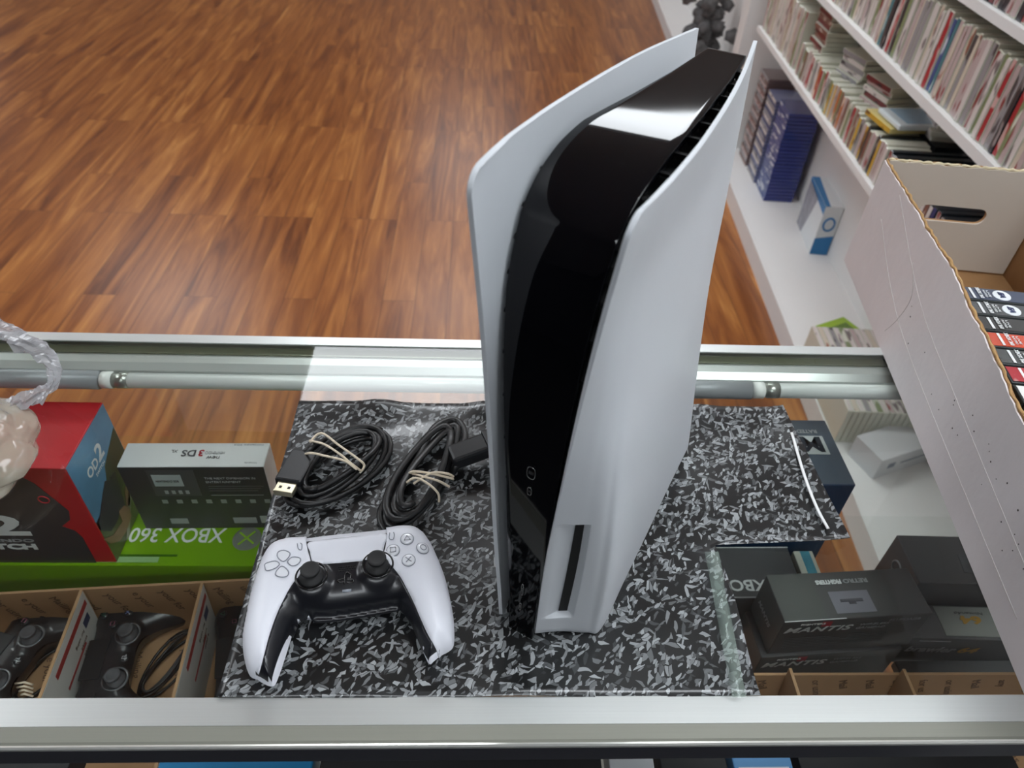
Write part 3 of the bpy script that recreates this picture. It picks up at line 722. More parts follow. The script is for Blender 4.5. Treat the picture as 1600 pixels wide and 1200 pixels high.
link('left_shell', region(outer_between(0, 13)+sL[1:-1], off(htop, .0006), skirt=.002), pad_w, pad)
link('right_shell', region(outer_between(16, 28)+sR[1:-1][::-1], off(htop, .0006), skirt=.002), pad_w, pad)
tp = rpoly([(281,566),(380,553),(480,542),(582,532),(576,575),(566,612),(545,626),(470,638),(380,646),(305,648),(293,638),(285,602)])
link('touchpad', region(tp, off(htop, .0008), skirt=.003), pad_w, pad)
# black middle: seamL down, bottom of the left band, up inner seam, across, down right band, up seamR, across under touchpad
blk = sL[::-1][::-1][0:]  # seam from top to tip
poly_b = [p for p in sL]+outer_between(49, 0)[::-1][0:0]+[bL[-1]]+bL[::-1][1:]+bT[1:]+bR[1:]+[p for p in sR[::-1]]
link('black_middle', region(poly_b, htop, st=.0016, edge=.0008, skirt=.003), pad_k, pad)
link('back_shell', region(POLY, lambda x, y: htop(x, y)-.0010-.0022*min(1, dcache(x, y)/.006) if dcache(x, y) > .0001 else zedge(x, y), st=.0016, edge=.0007), pad_w, pad)
bm = bmesh.new(); bm.from_mesh(region(POLY, hbot, st=.003)); bmesh.ops.reverse_faces(bm, faces=bm.faces)
o_ = link('underside', bm2me(bm), pad_w, pad, smooth=True)
def prof_stick(parent, x, y, z, m1, s=1.0, tilt=(0, 0)):
    st = link('thumbstick', lathe([(0,.0),(.0125*s,.0),(.0115*s,.0022*s),(.0075*s,.0045*s),(.0045*s,.0065*s),(.0045*s,.0088*s),(.0088*s,.0098*s),(.0094*s,.0112*s),(.0094*s,.0130*s),(.0086*s,.0140*s),(.0066*s,.0136*s),(.0052*s,.0128*s),(0,.0124*s)], 40), m1, parent, smooth=True)
    st.location = (x, y, z); st.rotation_euler = (tilt[0], tilt[1], 0); return st
rub = mat('stick_rubber', (27,27,28), .6)
for s in STK:
    p = Vector((s[0], s[1]+.0015)); z = htop(*s)
    rg = link('stick_ring', tube([(.0120*cos(a), .0120*sin(a), 0) for a in [k*pi/20 for k in range(40)]], .0009, 8, True), mat('ring_black', (12,12,14), .2, coat=.4), pad); rg.location = (p.x, p.y, z+.0003)
    prof_stick(pad, p.x, p.y, z-.001, rub, .80)
gm = mat('mark_grey', (138,142,152), .4); gp_btn = mat('button_clear', (228,230,236), .15, coat=.8)
def pt3(x, y, up=.0012):
    q = unz(c6(x, y), htop); return Vector((q.x, q.y, htop(q.x, q.y)+up))
def outline(pts, m, name, parent, r=.00045, closed=True, up=.0012, n=3):
    return link(name, tube(catmull([pt3(a, b, up) for a, b in pts], n, closed), r, 6, closed), m, parent)
for cx, cy, pts in ((183,620,[(160,606),(183,598),(206,608),(203,624),(182,642),(160,626)]), (137,656,[(112,650),(150,640),(166,652),(150,668),(118,678),(110,665)]), (222,642,[(198,642),(216,625),(245,628),(247,642),(232,656),(212,658)]), (176,680,[(176,660),(200,678),(198,697),(176,703),(153,696),(154,680)])):
    P3 = [pt3(a, b, .0011) for a, b in pts]; c = sum((Vector(p) for p in P3), Vector())/len(P3); c.z += .0006
    vs = [c]+[Vector(p) for p in catmull(P3, 3, True)]; n = len(vs)-1
    d = link('direction_button', mesh(vs, [(0, 1+i, 1+(i+1) % n) for i in range(n)]), gp_btn, pad, smooth=True)
    outline(pts, gm, 'button_rim', d)
def disc(cx, cy, rx, name='action_button'):
    c = pt3(cx, cy, .0004); o = link(name, lathe([(0,.0020),(rx*.7,.0018),(rx*.93,.0012),(rx,.0004),(rx,0)], 28), gp_btn, pad, smooth=True); o.location = c
    e = .002; nx = (htop(c.x+e, c.y)-htop(c.x-e, c.y))/(2*e); ny = (htop(c.x, c.y+e)-htop(c.x, c.y-e))/(2*e)
    o.rotation_mode = 'QUATERNION'; o.rotation_quaternion = Vector((0, 0, 1)).rotation_difference(Vector((-nx, -ny, 1)).normalized())
    link('button_rim', tube([(rx*cos(a), rx*sin(a), .0004) for a in [k*pi/14 for k in range(28)]], .00045, 6, True), gm, o); return o
RZ = radians(9)
def sym(o, strokes, z=.0021, r=.00035, m=None):
    for s, cl in strokes:
        link('symbol', tube([(a*cos(RZ)-b*sin(RZ), a*sin(RZ)+b*cos(RZ), z) for a, b in s], r, 6, cl), m or gm, o)
q_ = .0026
SYM = {'t': [([(-q_, -q_*.7), (q_, -q_*.7), (0, q_)], True)], 's': [([(-q_*.85, -q_*.8), (q_*.85, -q_*.8), (q_*.85, q_*.8), (-q_*.85, q_*.8)], True)],
       'c': [([(q_*cos(a), q_*sin(a)) for a in [k*pi/8 for k in range(16)]], True)], 'x': [([(-q_*.8, -q_*.8), (q_*.8, q_*.8)], False), ([(-q_*.8, q_*.8), (q_*.8, -q_*.8)], False)]}
for k, cx, cy in (('t',665,553),('s',610,598),('c',725,590),('x',671,636)): sym(disc(cx, cy, .0052), SYM[k])
for pts in ([(236,572),(240,592),(252,596),(254,576),(248,570)], [(597,530),(595,552),(610,556),(615,538),(612,528)]): outline(pts, gm, 'small_button', pad, .0004, False)
# speaker holes, logo, mute bar
dk = mat('dark_mark', (58,60,66), .4)
bmj = []
for r_ in range(3):
    for c_ in range(7-(r_ == 2)):
        p = pt3(398+c_*10+(r_ == 1)*5-r_, 660+r_*8-c_*.9, .0001); m_ = lathe([(0,.0002),(.0008,.0002),(.0008,-.0002)], 8)
        for v in m_.vertices: v.co += p
        bmj.append(m_)
link('speaker_holes', join(bmj), mat('hole_black', (4,4,5), .8), pad)
P_ = pt3(427, 708, .0002)
def lg(pts, cl, r=.0007): return tube([(P_.x+a*.001, P_.y+b*.001, htop(P_.x+a*.001, P_.y+b*.001)+.0004) for a, b in catmull([(x, y, 0) for x, y in pts], 4, cl) for a, b in [(a, b)]] if 0 else [(P_.x+v.x*.001, P_.y+v.y*.001, htop(P_.x+v.x*.001, P_.y+v.y*.001)+.0003) for v in catmull([(x, y, 0) for x, y in pts], 4, cl)], r, 6, cl)
link('logo', join([lg([(-1,-4),(-1,5),(1.5,4.6),(3.2,3),(3,.8),(1.2,.6)], False), lg([(-1.6,-2.2),(-5,-2.6),(-6.5,-1.2),(-4,-.2),(-1.6,.3)], False), lg([(.6,-2.6),(4,-2.8),(6,-1.4),(4,-.2),(.6,-.6)], False)]), mat('logo_black', (7,7,8), .2, coat=.6), pad)
a_, b_ = pt3(412, 757, .0009), pt3(447, 753, .0009)
link('mute_button', tube([a_, b_], .0012, 8), mat('mute_grey', (150,156,166), .4), pad)
# ------------------------------------------------------------------ cables on the sheet
cabm = mat('cable_rubber', (15,15,16), .42, coat=.1); bandm = mat('rubber_band', (232,218,194), .55)
def coil(center, a0, ang, b0, loops, r, z0, jit, seed, zj=.006, egg=0.0, flat=1.0):
    rnd = random.Random(seed); P = []
    for k in range(int(loops*24)+1):
        t = k/24*2*pi; L = k/24
        fa = a0*(1-jit*(L/loops))+.0035*sin(L*2.3+seed); fb = b0*(1-jit*1.5*(L/loops))+.003*cos(L*1.9+seed)
        x = fa*cos(t); y = fb*sin(t)*(1+egg*cos(t)); x += .004*sin(L*1.7); y += .003*cos(L*2.9)
        z = z0+r+zj*(L/loops)+.0018*sin(t*2+L)+.002*(1+sin(L*3.3+t))
        P.append((center[0]+x*cos(ang)-y*sin(ang), center[1]+x*sin(ang)+y*cos(ang), max(z0+r*flat, z)))
    return P
def band(c6pts, z, parent, r=.0012):
    return link('rubber_band', tube(catmull([px(*c6(a, b), z+dz) for a, b, dz in c6pts], 5, False), r, 6), bandm, parent)
hd = empty('video_cable', 'coiled black video cable with flat plug, tied by rubber bands', 'cable', (0, 0, 0))
cc = px(*c6(395, 262), .014); e1 = px(*c6(545, 130), .014)-cc
link('cord', tube(coil(cc, .062, math.atan2(e1.y, e1.x)-.05, .034, 5.6, .0028, .0022, .34, 3, .012, egg=.1), .0028, 10), cabm, hd)
pc = px(*c6(236, 288), .016); pr = px(*c6(205, 350), .016); ax = (pc-pr); pang = math.atan2(ax.y, ax.x)
pl = boxme(-.021, .021, -.0125, .0125, -.0058, .0058, .0018, 2); o = link('plug_body', pl, mat('plug_black', (26,27,29), .38), hd); o.location = pc+Vector((0, 0, .002)); o.rotation_euler = (0, .10, pang)
tipm = mat('plug_metal', (222,214,186), .28, metal=.85); o2 = link('plug_tip', boxme(-.0335, -.021, -.0090, .0090, -.0030, .0030, .0008, 2), tipm, hd); o2.location = o.location; o2.rotation_euler = o.rotation_euler
o3 = link('tip_slots', join([boxme(-.029, -.0265, s-.0012, s+.0012, .0026, .0034) for s in (-.004, .004)]), mat('slot_dark', (50,46,36), .5), o2)
link('cord_relief', tube([pc+ax.normalized()*.019+Vector((0,0,.002)), pc+ax.normalized()*.03+Vector((.004,.001,.001)), pc+ax.normalized()*.045+Vector((.012,-.002,-.002))], lambda s: .0045-.0018*s, 10), cabm, hd)
band([(285,178,.004),(330,142,.012),(400,190,.016),(470,240,.014),(498,268,.008),(480,298,.002)], .014, hd)
band([(255,228,.002),(290,220,.014),(340,230,.016),(420,250,.016),(470,285,.010)], .014, hd)
band([(285,172,.003),(340,185,.014),(400,222,.016),(440,255,.014),(485,290,.004)], .014, hd)
pw = empty('power_cable', 'bundled black power cord beside the console, tied by rubber bands', 'cable', (0, 0, 0))
cc = px(*c6(735, 285), .014); e1 = px(*c6(835, 120), .014)-cc
link('cord', tube(coil(cc, .072, math.atan2(e1.y, e1.x)+.02, .022, 3.6, .0036, .0022, .30, 8, .012, egg=-.25), .0036, 10, flat=.62), cabm, pw)
pth = [px(*c6(a, b), z) for a, b, z in ((700,250,.014),(650,330,.012),(600,390,.008),(568,430,.006),(562,480,.006),(590,525,.006),(650,540,.005),(700,520,.006))]
link('loose_loop', tube(catmull(pth, 6), .0034, 10, flat=.62), cabm, pw)
pth = [px(*c6(a, b), z) for a, b, z in ((660,330,.012),(700,255,.014),(735,185,.014),(770,120,.013),(830,88,.010),(872,100,.009),(892,150,.012),(880,190,.016))]
link('loose_loop', tube(catmull(pth, 6), .0034, 10, flat=.62), cabm, pw)
g0 = px(*c6(905, 215), .020); g1 = px(*c6(955, 205), .020)
o = link('plug_body', boxme(-.018, .020, -.011, .011, -.008, .008, .003, 2), mat('plug_black'), pw); o.location = g0; o.rotation_euler = (0, -.15, .35)
link('plug_relief', tube([px(*c6(880, 225), .018), px(*c6(860, 265), .014), px(*c6(840, 300), .009)], lambda s: .0052-.002*s, 12), cabm, pw)
o = link('plug_collar', boxme(.018, .025, -.013, .013, -.0095, .0095, .002, 2), mat('plug_black'), pw); o.location = g0; o.rotation_euler = (0, -.15, .35)
band([(665,308,.002),(690,292,.012),(760,300,.015),(835,318,.008),(845,322,.002)], .014, pw)
band([(635,362,.0),(690,318,.014),(740,335,.016),(785,375,.010),(790,410,.0)], .014, pw)
band([(672,296,.004),(730,312,.015),(790,330,.014),(830,352,.004)], .014, pw)
band([(690,340,.012),(760,298,.016),(820,300,.012),(846,312,.004)], .014, pw)
# ------------------------------------------------------------------ cartons inside the display counter
def carton(name, label, cat, x0, x1, y0, y1, z0, z1, m, rz=0.0, bev=.0012):
    "box whose origin is the near left bottom corner"
    t = empty(name, label, cat, (x0, y0, z0+.0003), rz); box('carton', m, t, 0, x1-x0, 0, y1-y0, 0, z1-z0, bev, 2); return t, x1-x0, y1-y0, z1-z0
def rect(parent, face, a0, a1, b0, b1, dims, m, name='printed_panel', skew=0, lift=.0003):
    "face top: a=x b=y; front: a=x b=z; right: a=y b=z; left: a=y b=z"
    w, d, h = dims; e = .0002
    if face == 'top': P = [(a0, b0, h+e), (a1, b0, h+e), (a1+skew, b1, h+e), (a0+skew, b1, h+e)]; n = (0, 0, 1)
    elif face == 'front': P = [(a0, -e, b0), (a1, -e, b0), (a1+skew, -e, b1), (a0+skew, -e, b1)]; n = (0, -1, 0)
    elif face == 'right': P = [(w+e, a0, b0), (w+e, a1, b0), (w+e, a1, b1), (w+e, a0, b1)]; n = (1, 0, 0)
    else: P = [(-e, a0, b0), (-e, a1, b0), (-e, a1, b1), (-e, a0, b1)]; n = (-1, 0, 0)
    return patch(P, m, parent, name, lift, n)
def words(parent, face, s, size, a, b, dims, m, flip=False, width=None, shear=0, bold=0, lift=.0006, space=1.0):
    w, d, h = dims
    if face == 'top': o, x, n = Vector((a, b, h+lift)), Vector((1, 0, 0)), Vector((0, 0, 1))
    elif face == 'front': o, x, n = Vector((a, -lift, b)), Vector((1, 0, 0)), Vector((0, -1, 0))
    elif face == 'right': o, x, n = Vector((w+lift, a, b)), Vector((0, 1, 0)), Vector((1, 0, 0))
    else: o, x, n = Vector((-lift, a, b)), Vector((0, -1, 0)), Vector((-1, 0, 0))
    if flip: x = -x
    return text(s, size, m, parent, o, x, n, width=width, shear=shear, bold=bold, space=space, extrude=.00015)
wht = mat('print_white', (226,228,228), .4); gry = mat('print_midgrey', (160,162,164), .4); dkg = mat('print_darkgrey', (84,84,86), .4); redp = mat('print_red', (176,34,46), .4)
blkbox = mat('box_black', (34,34,36), .38, coat=.15)
SHZ = -.300
# green console carton lying flat
t, w, d, h = carton('console_carton', 'large lime green carton lying flat under the white-topped handheld box', 'box', -.98, -.249, .508, .652, SHZ, -.2165, mat('lime_card', (118,168,10), .35, coat=.2))
D = (w, d, h)
words(t, 'top', 'XBOX 360', .030, px(351, 838, -.2165).x+.98, px(351, 829, -.2165).y-.508+.002, D, wht, flip=True, width=(px(351, 845, -.2165).x-px(222, 845, -.2165).x)*1.16, bold=.0003)
ball = link('sphere_emblem', lathe([(0,.0012),(.014,.001),(.0165,.0004),(.0175,0)], 32), mat('emblem_grey', (120,126,118), .3, coat=.4), t); ball.location = (px(386, 842, -.2165).x+.98, px(386, 842, -.2165).y-.508, h+.0002)
for k in range(4):
    a = pi/4+k*pi/2+.1; box('emblem_ray', mat('emblem_green', (150,200,40), .4), ball, 0, .013, -.0012, .0012, .0010, .0018).rotation_euler = (0, 0, a)
rect(t, 'top', .0, .60, .004, .012, D, mat('card_mint', (150,190,130), .35)); rect(t, 'top', .36, .62, .0125, .0155, D, mat('card_darkgreen', (60,110,14), .35))
# handheld console box
t, w, d, h = carton('handheld_box', 'long box with white top and black front standing on the lime green carton', 'box', -.4100, -.2455, .5615, .5985, -.216, -.1005, mat('card_offwhite', (226,226,226), .35, coat=.2), rz=.018)
D = (w, d, h)
rect(t, 'front', .0005, w-.0005, .0005, h-.001, D, mat('card_black', (56,57,58), .35, coat=.2), lift=.0001)
words(t, 'top', 'DS', .0135, .0835, .0245, D, dkg, flip=True, width=.016, bold=.0003); words(t, 'top', 'XL', .006, .0615, .0250, D, dkg, flip=True)
words(t, 'top', '3', .0135, .0925, .0245, D, redp, flip=True, bold=.0003, lift=.0009); words(t, 'top', 'NINTENDO', .006, .116, .0225, D, gry, flip=True, width=.022); words(t, 'top', 'new', .009, .112, .0155, D, dkg, flip=True)
words(t, 'top', 'Nintendo 3DS', .003, .158, .034, D, gry, flip=True, width=.034); words(t, 'top', 'Nintendo', .0035, .156, .006, D, gry, flip=True, width=.014)
rect(t, 'front', .030, .083, h-.052, h-.006, D, mat('card_panelgrey', (78,79,80), .35)); sc_ = rect(t, 'front', .034, .067, h-.034, h-.014, D, mat('screen_print', (176,184,182), .3), lift=.0006, name='screen_print')
words(t, 'front', 'NINTENDO 3DS', .005, .037, h-.026, D, dkg, width=.026, lift=.0014)
for k in range(4): rect(t, 'front', .042+k*.008, .046+k*.008, h-.048, h-.042, D, gry, lift=.0006)
words(t, 'front', 'THE NEXT DIMENSION IN', .0050, .093, h-.022, D, gry, width=.058); words(t, 'front', 'ENTERTAINMENT', .0050, .093, h-.0285, D, gry, width=.040)
for k in range(3): rect(t, 'front', .094, .158-.004*k, h-.036-.004*k, h-.0345-.004*k, D, dkg)
rect(t, 'front', .094, .155, h-.0515, h-.051, D, gry)
for k in range(8):
    rect(t, 'front', .034+k*.0172, .0405+k*.0172, h-.066, h-.0595, D, mat('icon_print', (150,154,150), .4), 'printed_icon')
rect(t, 'front', .034, .055, .010, .020, D, gry, 'white_sticker'); rect(t, 'front', .110, .138, .010, .021, D, gry, 'white_sticker'); rect(t, 'front', .143, .163, .010, .024, D, mat('sticker', (170,172,170), .4), 'white_sticker')
# big red handheld box
t, w, d, h = carton('red_console_box', 'tall red box with a blue sky picture side, left under the glass', 'box', -.80, -.4275, .512, .612, -.216, -.0475, mat('card_red', (190,28,40), .35, coat=.25))
D = (w, d, h)
sky = mat('sky_print', (92,142,176), .35, coat=.2, noise=.5, nscale=18)
rect(t, 'right', .001, d-.001, .06, h-.001, D, sky); rect(t, 'right', .001, d-.001, .001, .075, D, mat('meadow_print', (96,104,64), .35, coat=.2, noise=.6, nscale=25))
patch([(w+.0006,.055,.11),(w+.0006,d-.002,.13),(w+.0006,d-.002,.06),(w+.0006,.03,.06)], mat('hill_print', (70,80,62), .4, noise=.5, nscale=30), t, 'printed_panel', nrm=(1,0,0))
patch([(w+.0009,.040,.020),(w+.0009,.052,.018),(w+.0009,.066,.088),(w+.0009,.054,.092)], mat('controller_print', (58,60,66), .35), t, 'controller_print', nrm=(1,0,0), lift=.0004)
patch([(w+.0009,.058,.034),(w+.0009,.064,.028),(w+.0009,.082,.050),(w+.0009,.078,.058),(w+.0009,.066,.050)], mat('hand_print', (150,118,92), .4), t, 'hand_print', nrm=(1,0,0))
patch([(w+.0009,.030,.001),(w+.0009,.040,.001),(w+.0009,.085,.045),(w+.0009,.080,.052)], mat('arm_print', (150,150,128), .4), t, 'printed_panel', nrm=(1,0,0))
words(t, 'right', '2', .030, .050, .122, D, wht, bold=.0008); words(t, 'right', 'OD', .018, .024, .122, D, wht, bold=.0003, width=.024); words(t, 'right', 'SWITCH', .006, .036, .113, D, wht, width=.022)
def onf(u, v, e=.0004): p = pxp(u, v, (0, .512, 0), Vector((0, -1, 0))); return (p.x+.80, -e, p.z+.216)
def ons(u, v, e=.0012): p = pxp(u, v, (-.4275, 0, 0), Vector((1, 0, 0))); return (w+e, p.y-.512, p.z+.216)
DP = [(-60, 745), (0, 747), (15, 744), (32, 744), (54, 755), (108, 798), (110, 812), (97, 822), (118, 829), (130, 840), (153, 882), (-60, 882)]
patch([onf(*q) for q in DP[::-1]], mat('tablet_print', (58,56,60), .35, coat=.2, noise=.12, nscale=15), t, 'device_print', nrm=(0,-1,0))
c_ = Vector(onf(69, 780)); link('stick_print', tube([(c_.x+.0055*cos(a), -.0010, c_.z+.0055*sin(a)) for a in [k*pi/9 for k in range(18)]], .0008, 6, True), redp, t)
q = onf(-22, 834); words(t, 'front', '2', .050, q[0], q[2], D, wht, width=onf(50, 834)[0]-q[0], bold=.0014, lift=.0012)
q = onf(-62, 845); words(t, 'front', 'NINTENDO', .0075, q[0], q[2], D, gry, width=onf(54, 845)[0]-q[0], bold=.0002, lift=.0012)
q = onf(-62, 856); words(t, 'front', 'SWITCH', .0135, q[0], q[2], D, wht, width=onf(61, 856)[0]-q[0], bold=.0007, lift=.0012)
patch([ons(*q) for q in ((162,752),(178,748),(188,768),(183,812),(172,830),(157,829),(153,818),(159,770))], mat('controller_print', (66,68,74), .35), t, 'controller_print', nrm=(1,0,0), lift=.0004)
patch([ons(*q) for q in ((184,800),(192,790),(200,792),(204,806),(196,830),(186,845),(172,850),(160,843),(176,836),(190,815))], mat('hand_print', (150,118,92), .4), t, 'hand_print', nrm=(1,0,0))
# black gamepad cartons, two stacked
mb = mat('card_matteblack', (84,83,84), .42, coat=.1)
for k, (x0, y0, z0, z1, lab) in enumerate(((.3335, .4025, -.2295, -.160, 'upper black gamepad box with a grey hanger tab on its top'), (.3265, .3985, SHZ, -.2302, 'lower black gamepad box, underneath the one with the hanger tab'))):
    t, w, d, h = carton('gamepad_box', lab, 'box', x0, x0+.170, y0, y0+.0585, z0, z1, mb, rz=.066)
    D = (w, d, h)
    if k == 0:
        rect(t, 'top', .0005, .050, .0005, d-.0005, D, mat('card_greytone', (84,86,84), .42)); words(t, 'top', 'FIGHTERS', .0070, .083, .0475, D, wht, flip=True, width=.030, bold=.0004); words(t, 'top', 'RETRO', .0070, .1145, .0475, D, gry, flip=True, width=.029, bold=.0003)
        rect(t, 'top', .062, .108, .006, .033, D, mat('tab_grey', (130,128,138), .3), 'hanger_tab', -.0)
        rect(t, 'top', .072, .098, .0195, .023, D, mat('tab_hole', (84,82,90), .5), 'tab_slot', lift=.0007); rect(t, 'top', .081, .089, .0165, .020, D, mat('tab_hole'), 'tab_slot', lift=.0007)
        rect(t, 'top', .0, .070, -.0003, .0007, D, wht, 'worn_edge')
        words(t, 'front', 'PS1/PS2/USB', .006, .122, h-.010, D, gry, width=.036)
        for j in range(6): rect(t, 'front', .012, .065+.012*(j % 3), h-.038-.0036*j, h-.0365-.0036*j, D, dkg); rect(t, 'front', .085, .13, h-.036-.0036*j, h-.0345-.0036*j, D, dkg)
    words(t, 'front', 'FIGHTERS', .0045, .020, h-.0085, D, wht, width=.028, bold=.0001); words(t, 'front', 'MANTIS', .0135, .004, h-.0225, D, wht, width=.078, shear=.3, bold=.00025, space=1.08)
    rect(t, 'front', .045, .056, h-.014, h-.004, D, redp, lift=.0002); words(t, 'front', 'WIRELESS', .0055, .089, h-.0155, D, gry, width=.034, shear=.3); words(t, 'front', 'GAMEPAD', .0055, .087, h-.0225, D, gry, width=.034, shear=.3)
    words(t, 'left', 'MANTIS', .010, .050, .028, D, gry, width=.034, shear=.3, bold=.0002)
# black console box with upside-down writing
t, w, d, h = carton('dark_console_box', 'dark grey console box with upside-down white lettering at the sheet corner', 'box', .150, .3985, .4665, .5395, SHZ, -.2205, mat('card_charcoal', (80,80,82), .4), rz=.012)
D = (w, d, h); words(t, 'top', 'XBOX ONE', .0215, .205, .0245, D, wht, flip=True, width=.118, bold=.0004); rect(t, 'top', .0, .225, .0, .002, D, gry, 'worn_edge'); rect(t, 'top', .0, w, d-.0012, d, D, wht, 'worn_edge')
t, w, d, h = carton('striped_case', 'thin white and turquoise striped case standing beside the dark console box', 'game case', .4035, .4285, .478, .536, SHZ, -.2195, mat('case_cream', (214,214,200), .35), rz=.012)
rect(t, 'top', .008, .020, .001, d-.001, (w, d, h), mat('turquoise_print', (90,160,180), .3, noise=.4, nscale=60))
# big dark blue box with rating mark
t, w, d, h = carton('dark_blue_box', 'big dark blue box with a letter M rating mark, right of the sheet', 'box', .20, .4465, .5475, .6555, SHZ, -.1035, mat('card_navy', (36,58,88), .35, coat=.15, noise=.35, nscale=12))
D = (w, d, h)
rect(t, 'top', .001, w-.001, .001, d-.001, D, mat('card_slate', (84,94,106), .35, coat=.1, noise=.15, nscale=12), lift=.0001)
rect(t, 'top', w-.050, w-.014, .048, .079, D, mat('rating_white', (196,200,200), .4), 'rating_box', lift=.0006); words(t, 'top', 'M', .034, w-.0175, .0755, D, mat('rating_black', (40,46,56), .4), flip=True, width=.027, bold=.0012, lift=.0015, shear=.0); words(t, 'top', 'RATED', .008, w-.018, .0895, D, gry, flip=True, width=.026, bold=.0003)
# two cartons at the right end
t, w, d, h = carton('silver_label_box', 'flat black box with silver label and yellow numbers beside the cardboard box', 'box', .5085, .715, .4285, .4735, SHZ, -.240, mb, rz=-.03)
D = (w, d, h); rect(t, 'top', .054, .150, .004, d-.002, D, mat('label_silver', (150,152,148), .35, metal=.3), 'silver_label'); words(t, 'top', '64', .014, .106, .030, D, mat('print_gold', (190,142,40), .4), flip=True, width=.026, bold=.0006, lift=.0009)
words(t, 'top', 'Nintendo', .005, .112, .036, D, dkg, flip=True, width=.035, lift=.0009); words(t, 'front', 'brawler', .0165, .012, h-.030, D, gry, width=.062, shear=.3, bold=.0004); words(t, 'front', '64', .0165, .076, h-.030, D, mat('print_gold'), width=.024, shear=.3, bold=.0004)
rect(t, 'front', .022, .060, h-.0065, h-.005, D, gry)
t, w, d, h = carton('picture_box', 'black box with a grey gadget picture, behind the silver-labelled box', 'box', .5335, .72, .4775, .5475, SHZ, -.200, mat('card_softblack', (82,82,84), .45), rz=-.02)
D = (w, d, h); patch([(.062,.016,h+.0003),(.100,.012,h+.0003),(.108,.018,h+.0003),(.085,.046,h+.0003),(.066,.042,h+.0003)], mat('gadget_print', (84,86,90), .4, noise=.6, nscale=70), t, 'gadget_picture', nrm=(0,0,1))
link('emblem', tube([(-.0004, .040+.010*cos(a), h-.030+.010*sin(a)) for a in [k*pi/9 for k in range(18)]], .0013, 6, True), gry, t)
# ------------------------------------------------------------------ cardboard dividers trays
kraft = mat('kraft_card', (168,132,96), .75, noise=.10, nscale=30); kin = mat('kraft_ink', (96,72,54), .8); cwhite = mat('card_white_print', (200,198,194), .6, noise=.06, nscale=20); stripe = mat('card_red_stripe', (158,52,48), .6); navy_ink = mat('card_blue_ink', (50,60,92), .6)
def tray(label, x0, x1, y0, y1, z0, h, rz, divs, phrase, lean=.0):
    t = empty('divider_tray', label, 'cardboard tray', (x0, y0, z0+.0003), rz); w = x1-x0; d = y1-y0; e = .003
    box('tray_base', kraft, t, 0, w, 0, d, 0, e); box('rear_wall', kraft, t, 0, w, d-e, d, e, h)
    box('front_wall', kraft, t, 0, w, 0, e, e, h*.6); box('end_wall', kraft, t, 0, e, e, d-e, e, h*.9); box('end_wall', kraft, t, w-e, w, e, d-e, e, h*.9)
    rnd = random.Random(int(w*1000))
    for i in range(int(w/.030)):
        text(rnd.choice(phrase), .013, kin, t, (.012+i*.030, d-e-.0003, h-.012), (.35, 0, -1), (0, -1, 0), 'printed_words', .0001)
    for i in range(int(w/.05)):
        text(rnd.choice(phrase), .012, kin, t, (.02+i*.05, d-.03, e+.0003), (.15, -1, 0), (0, 0, 1), 'printed_words', .0001)
    for x, hh, tilt in divs:
        dv = empty('x', None, None) if 0 else link('divider', boxme(-.0015, .0015, .002-d+e, -.001-e, 0, hh), kraft, t)
        dv.location = (x, d, e); dv.rotation_euler = (0, tilt, 0)
        patch([(.0016,-.006,.001),(.0016,.004-d,.001),(.0016,.004-d,hh-.001),(.0016,-.006,hh-.001)], cwhite, dv, 'printed_face', nrm=(1,0,0))
        patch([(.0020,-.010,hh-.012),(.0020,-.10,hh-.012),(.0020,-.10,hh-.020),(.0020,-.010,hh-.020)], stripe, dv, 'red_stripe', nrm=(1,0,0))
        patch([(.0020,-.016,hh-.028),(.0020,-.030,hh-.028),(.0020,-.030,hh-.040),(.0020,-.016,hh-.040)], navy_ink, dv, 'printed_mark', nrm=(1,0,0))
        patch([(.0020,-.040,hh-.050),(.0020,-.095,hh-.050),(.0020,-.095,hh-.054),(.0020,-.040,hh-.054)], stripe, dv, 'red_stripe', nrm=(1,0,0))
        for j in range(3): text(rnd.choice(phrase), .007, kin, dv, (.0022, -.034, hh-.034-j*.012), (0, -1, 0), (1, 0, 0), 'printed_words', .0001)
    return t
PH = ['for using', 'Mailing', 'your for', 'any for', 'e your', 'united']
tray('long kraft cardboard tray with striped dividers holding black controllers, left side', -.66, -.165, .232, .452, SHZ, .100, .070, ((.228, .100, .05), (.360, .100, .04)), PH)
tray('kraft cardboard tray edge in front of the black gamepad boxes', .235, .66, .238, .366, SHZ, .100, .0, ((.110, .116, -.10), (.236, .114, -.12)), ['or using', 'Mail', 'any', 'for us'])
# ------------------------------------------------------------------ black controllers in the tray
HP = [(0,-14),(20,-14),(32,-20),(42,-34),(50,-52),(58,-60),(68,-58),(76,-46),(81,-24),(82,0),(79,20),(72,34),(60,40),(46,39),(30,36),(0,36)]
HPm = HP+[(-x, y) for x, y in HP[::-1][1:-1]]
KP = [Vector((v.x*.001, v.y*.001)) for v in catmull([(a, b, 0) for a, b in HPm], 3, True)]
def kd(x, y): return dist_poly(Vector((x, y)), KP)
def kt(x, y):
    t = min(kd(x, y)/.018, 1); zc = .030-.012*max(0, min(1, (-y-.01)/.05)); h = zc+.015*sqrt(1-(1-t)**2)
    for sx in (-.027, .027):
        r = ((x-sx)**2+(y+.006)**2)**.5
        if r < .016: h += .003
    return h
def kb(x, y):
    t = min(kd(x, y)/.016, 1); zc = .030-.012*max(0, min(1, (-y-.01)/.05)); return zc-(zc-.001)*.95*sqrt(1-(1-t)**2)
k_top = region(KP, kt, .0035, .003); bm = bmesh.new(); bm.from_mesh(region(KP, kb, .004, .003)); bmesh.ops.reverse_faces(bm, faces=bm.faces); k_bot = bm2me(bm)
for p in k_bot.polygons: p.use_smooth = True
